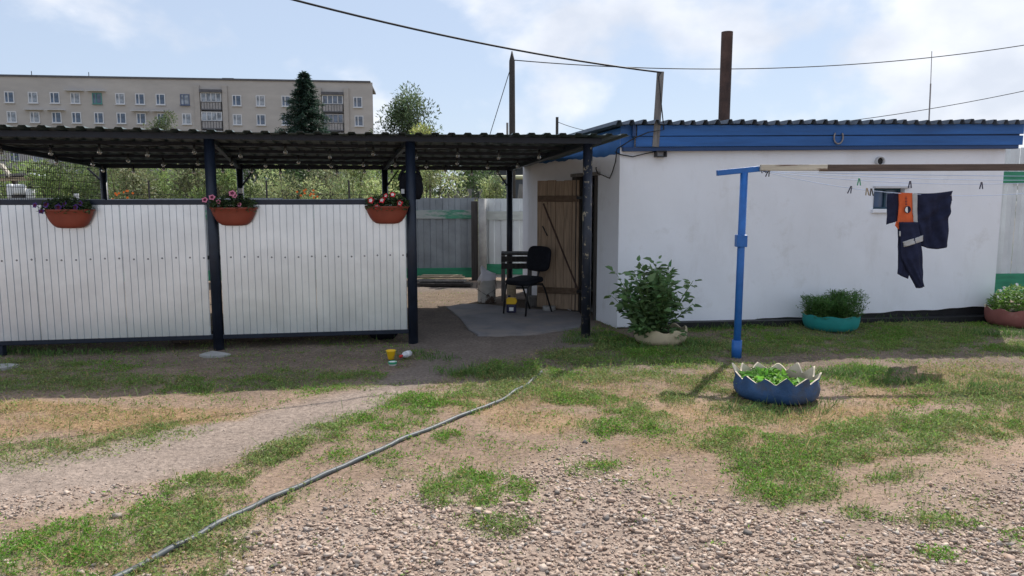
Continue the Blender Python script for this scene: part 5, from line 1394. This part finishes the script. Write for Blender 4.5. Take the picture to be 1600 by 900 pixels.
# broadleaf tree right of the apartment block, lighter shrub before it
bush(bat(643, 50), 50, 8.45, 4.6, (0.13, 0.18, 0.09), 'rounded broadleaf tree standing right of the apartment block', n=9000, name='broadleaf_tree', leafL=0.24, group='distant trees', low=0.45, ncl=46, cat='tree', trunk=True)
bush(bat(660, 44), 44, 6.2, 3.0, (0.30, 0.33, 0.11), 'yellow-green small tree in front of rounded broadleaf tree', n=5000, name='broadleaf_tree', leafL=0.22, group='distant trees', low=0.45, ncl=30, cat='tree', trunk=True)
bush(bat(258, 60), 60, 8.6, 3.0, (0.11, 0.15, 0.07), 'thin treetop rising before the apartment windows left of centre', n=1800, name='broadleaf_tree', leafL=0.22, group='distant trees', low=0.45, ncl=22, cat='tree', trunk=True)
# far belt of trees on the horizon that reads as one mass
m = 26000; kx = rng.uniform(-70, 60, 320); kh = rng.uniform(1.2, 2.7, 320)
ki = rng.integers(0, 320, m); g_ = rng.normal(size=(m, 3)) * np.array([0.9, 0.8, 0.45])
pos = np.stack([kx[ki], 44 + 4 * np.sin(kx[ki]), kh[ki] * rng.random(m) ** 0.6], 1) + g_; pos[:, 2] = np.abs(pos[:, 2])
v, q, c = leaf_arrays(pos, rng.normal(size=(m, 3)) + np.array([0, 0, .4]), rng.uniform(.3, .6, m), rng.uniform(.18, .32, m), vary(m, (0.13, 0.175, 0.07), .4), False, .2, .8)
tag(np_mesh('far_wood', v, q, 'leaf', c), 'far belt of low trees along the horizon', 'wood', kind='stuff')
def spruce(x, y, h, w, label):
    root = empty('spruce_tree', (x, y, 0), label, 'tree', 'distant trees')
    MB().tube([(x, y, -.1), (x, y, h * 0.5), (x, y, h)], [0.16, 0.09, 0.01], 8).build('trunk', 'bark', root, True)
    V, Q, K = [], [], []; off = 0; st = MB()
    nb = 270
    for i in range(nb):
        z = h * (0.08 + 0.92 * (i / nb) ** 0.9); fr_ = 1 - z / h
        L = w / 2 * (fr_ ** 0.85) * rng.uniform(0.72, 1.22) + 0.10; a = i * 2.399 + rng.normal() * 0.3
        dx, dy = math.cos(a), math.sin(a); sl_ = -0.25 - 0.15 * fr_
        tip = np.array([x + dx * L, y + dy * L, z + sl_ * L + 0.12 * L])
        st.tube([(x, y, z), (x + dx * L * .6, y + dy * L * .6, z + sl_ * L * .7), tuple(tip)], [0.03, 0.018, 0.006], 4)
        m = int(50 + 60 * L); t = rng.uniform(0.08, 1.0, m)
        pos = np.stack([x + dx * L * t, y + dy * L * t, z + sl_ * L * t + 0.12 * L * t * t], 1) + rng.normal(size=(m, 3)) * np.array([.05, .05, .03]) * (1 + L)
        d = np.stack([dx + rng.normal(size=m) * .7, dy + rng.normal(size=m) * .7, rng.normal(size=m) * .35 - 0.15], 1)
        v, q, c = leaf_arrays(pos, d, rng.uniform(0.16, 0.38, m), rng.uniform(0.04, 0.08, m), vary(m, (0.032, 0.065, 0.045), .45), False, 0.15, 0.8)
        V.append(v); Q.append(q + off); K.append(c); off += len(v)
    st.build('branches', 'bark', root)
    np_mesh('crown', np.concatenate(V), np.concatenate(Q), 'leaf', np.concatenate(K), root)
tp = at(475, 113, 60)
spruce(tp.x, 60, tp.z, 8.6, 'dark green spruce in front of the apartment block')
# orange flowering clumps beyond the canopy
for px, Y_, lab in ((183, 16.6, 'orange flower clump seen right of leftmost back post'), (482, 16.8, 'orange flower clump seen above the right panel')):
    q = at(px, 303, Y_); root = empty('flower_clump', (q.x, Y_, 0), lab, 'flowers')
    MB().tube([(q.x, Y_, 0), (q.x, Y_, q.z)], 0.01, 5).build('stem', 'stem', root)
    for i in range(11):
        b1, b2 = MB(), MB(); blossom(b1, b2, Vector((q.x + rng.normal() * .16, Y_ + rng.normal() * .08, q.z + rng.normal() * .05)), 0.03, (rng.normal() * .5, -1, .3))
        fo = b1.build('flower', 'orange_petal', root); b2.build('throat', 'orange_petal', fo)

# ------------------------------------------------------------------ dark outbuilding and gas pipe behind the shed
ob = empty('outbuilding', (0.2, 26, 0), 'dark grey outbuilding wall seen behind the utility pole', 'building')
bx0, bx1 = at(735, 280, 26).x, at(900, 280, 26).x
MB().box(((bx0 + bx1) / 2, 28, 1.4), (bx1 - bx0, 4, 2.8)).build('wall', 'shed_dark', ob)
MB().add([Vector((bx0 - .3, 25.7, 2.75)), Vector((bx1 + .3, 25.7, 2.75)), Vector((bx1 + .3, 28, 3.3)), Vector((bx0 - .3, 28, 3.3)), Vector((bx1 + .3, 30.3, 2.75)), Vector((bx0 - .3, 30.3, 2.75))], [(0, 1, 2, 3), (3, 2, 4, 5)]).build('roof', 'asbestos', ob)
gp0, gp1 = at(700, 278, 23.5), at(880, 276.5, 23.5)
gp = empty('gas_pipe', (gp0.x, 23.5, 0), 'pale yellow gas pipe running horizontally behind utility pole', 'pipe')
MB().tube([gp0, gp1], 0.07, 10).build('pipe_run', 'gas_pipe', gp, True)
for t in (0.1, 0.85):
    q = gp0.lerp(gp1, t); MB().tube([Vector((q.x, 23.5, -.1)), Vector((q.x, 23.5, q.z - .06))], 0.04, 8).build('support', 'gas_pipe', gp)
# grey planks of an old fence over there
for i in range(7):
    q = at(700 + 11 * i, 300, 20.5); hgt = 1.75 + 0.12 * math.sin(i * 2.7)
    tag(MB().bar(Vector((q.x, 20.5, -.05)), Vector((q.x + 0.05 * math.sin(i), 20.5, hgt)), 0.13, 0.025, up=(0, 1, 0)).build('old_plank', 'wood_grey', None), ['leftmost', 'second', 'third', 'fourth', 'fifth', 'sixth', 'rightmost'][i] + ' upright grey plank from the left in the broken fence beyond', 'plank', 'planks of a broken fence')
# leaning boards by pole
q = at(806, 300, 18.4); tag(MB().bar(Vector((q.x - .05, 18.4, 0)), Vector((q.x + 0.16, 18.5, 1.95)), 0.16, 0.04, up=(0, 1, 0)).build('leaning_board', 'wood_grey', None), 'grey board leaning at the utility pole base above fence', 'board')

# scrap corner seen through the mesh at left
def sc(px, py, Y_=22): return at(px, py, Y_)
ss = empty('scrap_shelter', tuple(Z(sc(20, 300), 0)), 'low tumbledown scrap shelter seen through wire mesh at left', 'shelter')
for px in (-30, 22, 47):
    q = sc(px, 300); MB().bar(Vector((q.x, 22, -.1)), Vector((q.x + .05, 22, sc(px, 262 if px == 47 else 274).z)), 0.12, 0.12, up=(0, 1, 0)).build('post', 'wood_dark', ss)
for (xa, ya, xb, yb, m_, t) in ((-40, 282, 50, 279, 'wood_pale', .10), (-40, 276, 45, 272, 'wood_grey', .07), (2, 257, 17, 276, 'wood_white', .07), (10, 275, 72, 277, 'wood_dark', .14)):
    MB().bar(sc(xa, ya, 21.9), sc(xb, yb, 21.8), 0.10, t).build('beam', m_, ss)
q0, q1, q2 = sc(47, 272, 21.6), sc(72, 274, 21.6), sc(70, 279, 20.9)
rfm = MB(); rfm.add([q0, q1, q2, sc(52, 274, 20.9)], [(0, 1, 2, 3)]); ro = rfm.build('roof_sheet', 'galvanised_bright', ss); so_ = ro.modifiers.new('t', 'SOLIDIFY'); so_.thickness = 0.03
for i, (px, py, w, h, lab) in enumerate([(17, 299, .22, .42, 'white plastic barrel left under scrap shelter behind the mesh'), (31, 296, .34, .30, 'white plastic tub in middle under scrap shelter behind mesh'), (48, 303, .24, .30, 'white sack right of posts at scrap shelter behind mesh')]):
    q = sc(px, py, 21.3); z1 = q.z + h / 2
    root = empty('barrel', (q.x, 21.3, 0), lab, 'container', 'white containers at the scrap shelter')
    MB().lathe((q.x, 21.3, q.z - h / 2), [(0, 0), (w * .46, 0), (w * .5, h * .2), (w * .5, h * .8), (w * .4, h * .97), (w * .2, h), (0, h)], 16).build('body', 'white_plastic', root, True)
    MB().box((q.x, 21.3, (q.z - h / 2) / 2), (w * .9, w * .9, q.z - h / 2)).build('crate_base', 'wood_dark', root)
q = at(120, 308, 17.2); tag(MB().bar(Vector((q.x, 17.2, -.1)), Vector((q.x, 17.2, q.z + .08)), 0.11, 0.05, up=(0, 1, 0)).build('marker_post', 'white_plastic', None, bevel=0.006), 'white marker post behind the purple petunia planter', 'post')
for i, px in enumerate((232, 416, 545)):
    q = at(px, 282, 17); tag(MB().tube([Vector((q.x, 17, -.1)), Vector((q.x, 17, q.z))], 0.022, 8).build('wire_fence_post', 'wood_dark', None), ['thin dark wire-fence stake left of the front panel post', 'thin dark wire-fence stake above left part of right panel', 'thin dark wire-fence stake left of the red petunia planter'][i], 'stake', 'wire fence stakes')
for z, lab in ((1.70, 'upper strand of the thin wire fence beyond canopy'), (1.45, 'lower strand of the thin wire fence beyond canopy')):
    wire('fence_wire', Vector((-9.5, 17.02, z)), Vector((-2.2, 17.02, z)), 0.02, 0.006, lab, n=8)

# ------------------------------------------------------------------ apartment block
BR = at(582, 129, 110.0); BLp = at(0, 119.5, 104.2)
bd = Vector((BR.x - BLp.x, BR.y - BLp.y, 0)).normalized(); bnrm = Vector((bd.y, -bd.x, 0)); ZR = BR.z
bl0 = Vector((BLp.x, BLp.y, 0)) - bd * 14; br0 = Vector((BR.x, BR.y, 0)); blen = (br0 - bl0).length
apt = empty('apartment_building', tuple(bl0), 'long grey-brown brick apartment block with white windows in the background', 'building')
def ap(s, z, n=0.0): return bl0 + bd * s + bnrm * n + Vector((0, 0, z))
def on_apt(px, py):
    d = ray(px, py); o = Vector((0, 0, CH)); t = (bl0 - o).dot(bnrm) / d.dot(bnrm); p = o + d * t
    return (p - bl0).dot(bd), p.z
bal = []
for pxa, pxb, pyt in ((313, 346, 140), (503, 536, 144)):
    s0, zt_ = on_apt(pxa, pyt); s1, _ = on_apt(pxb, pyt); bal.append((s0, s1, zt_))
ROWZ = [on_apt(300, 156)[1]]
fl_h = ROWZ[0] - on_apt(300, 186)[1]
# facade with recesses for the balconies, built as strips
def strip(s0, s1, z0, z1, n=0.0): return [ap(s0, z0, n), ap(s1, z0, n), ap(s1, z1, n), ap(s0, z1, n)]
wmb = MB(); cuts = [0] + [v_ for (a, b_, _) in bal for v_ in (a, b_)] + [blen]
for i in range(0, len(cuts), 2): wmb.add(strip(cuts[i], cuts[i + 1], -1, ZR), [(0, 1, 2, 3)])
for (a, b_, zt_) in bal:
    wmb.add(strip(a, b_, zt_, ZR), [(0, 1, 2, 3)])
    wmb.add(strip(a, b_, -1, zt_, -1.4), [(0, 1, 2, 3)])
    wmb.add([ap(a, -1), ap(a, -1, -1.4), ap(a, zt_, -1.4), ap(a, zt_)], [(0, 1, 2, 3)])
    wmb.add([ap(b_, -1), ap(b_, zt_), ap(b_, zt_, -1.4), ap(b_, -1, -1.4)], [(0, 1, 2, 3)])
    wmb.add([ap(a, zt_), ap(a, zt_, -1.4), ap(b_, zt_, -1.4), ap(b_, zt_)], [(0, 1, 2, 3)])
wmb.add([ap(blen, -1), ap(blen - 1.3, -1, -12), ap(blen - 1.3, ZR, -12), ap(blen, ZR)], [(0, 1, 2, 3)])
wmb.add([ap(0, -1), ap(0, ZR), ap(0, ZR, -12), ap(0, -1, -12)], [(0, 1, 2, 3)])
wmb.add([ap(0, -1, -12), ap(0, ZR, -12), ap(blen - 1.3, ZR, -12), ap(blen - 1.3, -1, -12)], [(0, 1, 2, 3)])
wmb.add([ap(0, ZR - .05), ap(blen, ZR - .05), ap(blen - 1.3, ZR - .05, -12), ap(0, ZR - .05, -12)], [(0, 1, 2, 3)])
wmb.build('wall', 'brick_grey', apt)
MB().box(ap(blen / 2, ZR + 0.08, -6), (blen - 0.6, 12.3, 0.25), bd, bnrm).build('roof_cap', 'building_cap', apt)
for (a, b_, zt_) in bal:
    for s in (a - 0.45, b_ + 0.45):
        MB().box(ap(s, (zt_ + 0.6) / 2, 0.12), (0.7, 0.3, zt_ + 0.6), bd, bnrm).build('pilaster', 'brick_tan', apt)
for px in (32, 81, 124): 
    s, z = on_apt(px, 118); MB().tube([ap(s, ZR, -3), ap(s, ZR + (1.2 if px != 81 else .6), -3)], 0.05, 5).build('roof_antenna', 'black_metal', apt)
s, z = on_apt(349, 122); MB().box(ap(s, ZR + 0.35, -3), (1.6, 1.2, 0.6), bd, bnrm).build('roof_vent', 'building_cap', apt)
# one window of each kind, then copies
RZa = math.atan2(bd.y, bd.x)
def window_proto(w, h, fm, gm, split=0.4):
    b = MB(); t = 0.11
    for (cx, cz, sx, sz) in ((0, h / 2 - t / 2, w, t), (0, -h / 2 + t / 2, w, t), (-w / 2 + t / 2, 0, t, h - 2 * t), (w / 2 - t / 2, 0, t, h - 2 * t), (-w / 2 + w * split, 0, t, h - 2 * t)): b.box((cx, 0, cz), (sx, 0.10, sz))
    b.box((0, -0.12, -h / 2 - 0.06), (w + 0.15, 0.2, 0.07))
    fo = b.build('window', fm, None); pn = MB().box((0, 0.02, 0), (w - .1, 0.03, h - .1)).build('pane', gm, fo)
    return fo, pn
protos = {k: window_proto(1.25, 1.5, *v) for k, v in {'w': ('window_white', 'glass_dark'), 'c': ('window_white', 'glass_curtain'), 't': ('window_teal', 'glass_dark'), 's': ('shutter_blue', 'glass_curtain')}.items()}
used = set()
def put_window(kind, s, z):
    fo, pn = protos[kind]
    if kind not in used: used.add(kind); o, p2 = fo, pn
    else:
        o = fo.copy(); C.objects.link(o); p2 = pn.copy(); C.objects.link(p2); p2.parent = o
    o.parent = apt; o.location = ap(s, z, 0.03) - bl0; o.rotation_euler = (0, 0, RZa)
    return o
r1 = [15, 52, 86, 118, 152, 188, 219, 251, 289, 370, 407, 447, 559]; r2 = [19, 55, 89, 120, 155, 190, 221, 253, 292, 371, 408, 447, 561]
k1 = 'wcwctcwwswcww'; k2 = 'ccwwwwwwccwww'
hood = None
for row, (lst, ks) in enumerate(((r1, k1), (r2, k2), (r1, k2), (r2, k1), (r1, k2))):
    for i, px in enumerate(lst):
        s, _ = on_apt(px, 156 if row == 0 else 186)
        put_window(ks[i], s, ROWZ[0] - fl_h * row + (0 if row else 0.0))
        if (row, i) in ((0, 3), (0, 4), (1, 1), (1, 2), (1, 6), (1, 7)):
            MB().box(ap(s, ROWZ[0] - fl_h * row + 0.98, 0.35), (2.4, 0.7, 0.06), bd, bnrm, (Vector((0, 0, 1)) + bnrm * 0.2)).build('window_hood', 'window_white', apt)
for px in (-40, -80):
    for row in range(5):
        s, _ = on_apt(px, 156); put_window('w', s, ROWZ[0] - fl_h * row)
for bi_, (a, b_, zt_) in enumerate(bal):
    for row in range(5):
        zb = zt_ - 0.45 - fl_h * row; w = b_ - a; mid = (a + b_) / 2
        blc = MB().box(ap(mid, zb - 2.35, -0.2), (w - 0.1, 1.0, 0.16), bd, bnrm).build('balcony', 'building_cap', apt)
        pn_ = MB().box(ap(mid, zb - 1.78, 0.18), (w - 0.12, 0.05, 0.95), bd, bnrm).build('railing_panel', 'balcony_panel', blc)
        rl = MB()
        for k in range(8): rl.box(ap(a + 0.1 + (w - 0.2) * k / 7, zb - 1.78, 0.24), (0.06, 0.05, 1.0), bd, bnrm)
        rl.box(ap(mid, zb - 1.27, 0.24), (w - 0.1, 0.07, 0.08), bd, bnrm); rl.box(ap(mid, zb - 2.27, 0.24), (w - 0.1, 0.07, 0.08), bd, bnrm)
        rl.build('railing', 'building_cap', blc)
        gl = MB()
        for k in range(5): gl.box(ap(a + 0.08 + (w - 0.16) * k / 4, zb - 0.62, 0.16), (0.11, 0.08, 1.2), bd, bnrm)
        gl.box(ap(mid, zb + 0.0, 0.16), (w - 0.1, 0.08, 0.11), bd, bnrm); gl.box(ap(mid, zb - 1.2, 0.16), (w - 0.1, 0.08, 0.09), bd, bnrm)
        gl.build('glazing_frame', 'window_white' if bi_ == 0 or row == 0 else 'balcony_panel', blc)
        MB().box(ap(mid, zb - 0.62, 0.10), (w - 0.15, 0.04, 1.15), bd, bnrm).build('glazing', 'glass_curtain' if (bi_ == 0) else 'glass_dark', blc)
    MB().box(ap((a + b_) / 2, zt_ - 0.2, 0.15), (b_ - a + 0.1, 0.7, 0.4), bd, bnrm).build('balcony_roof', 'building_cap', apt)
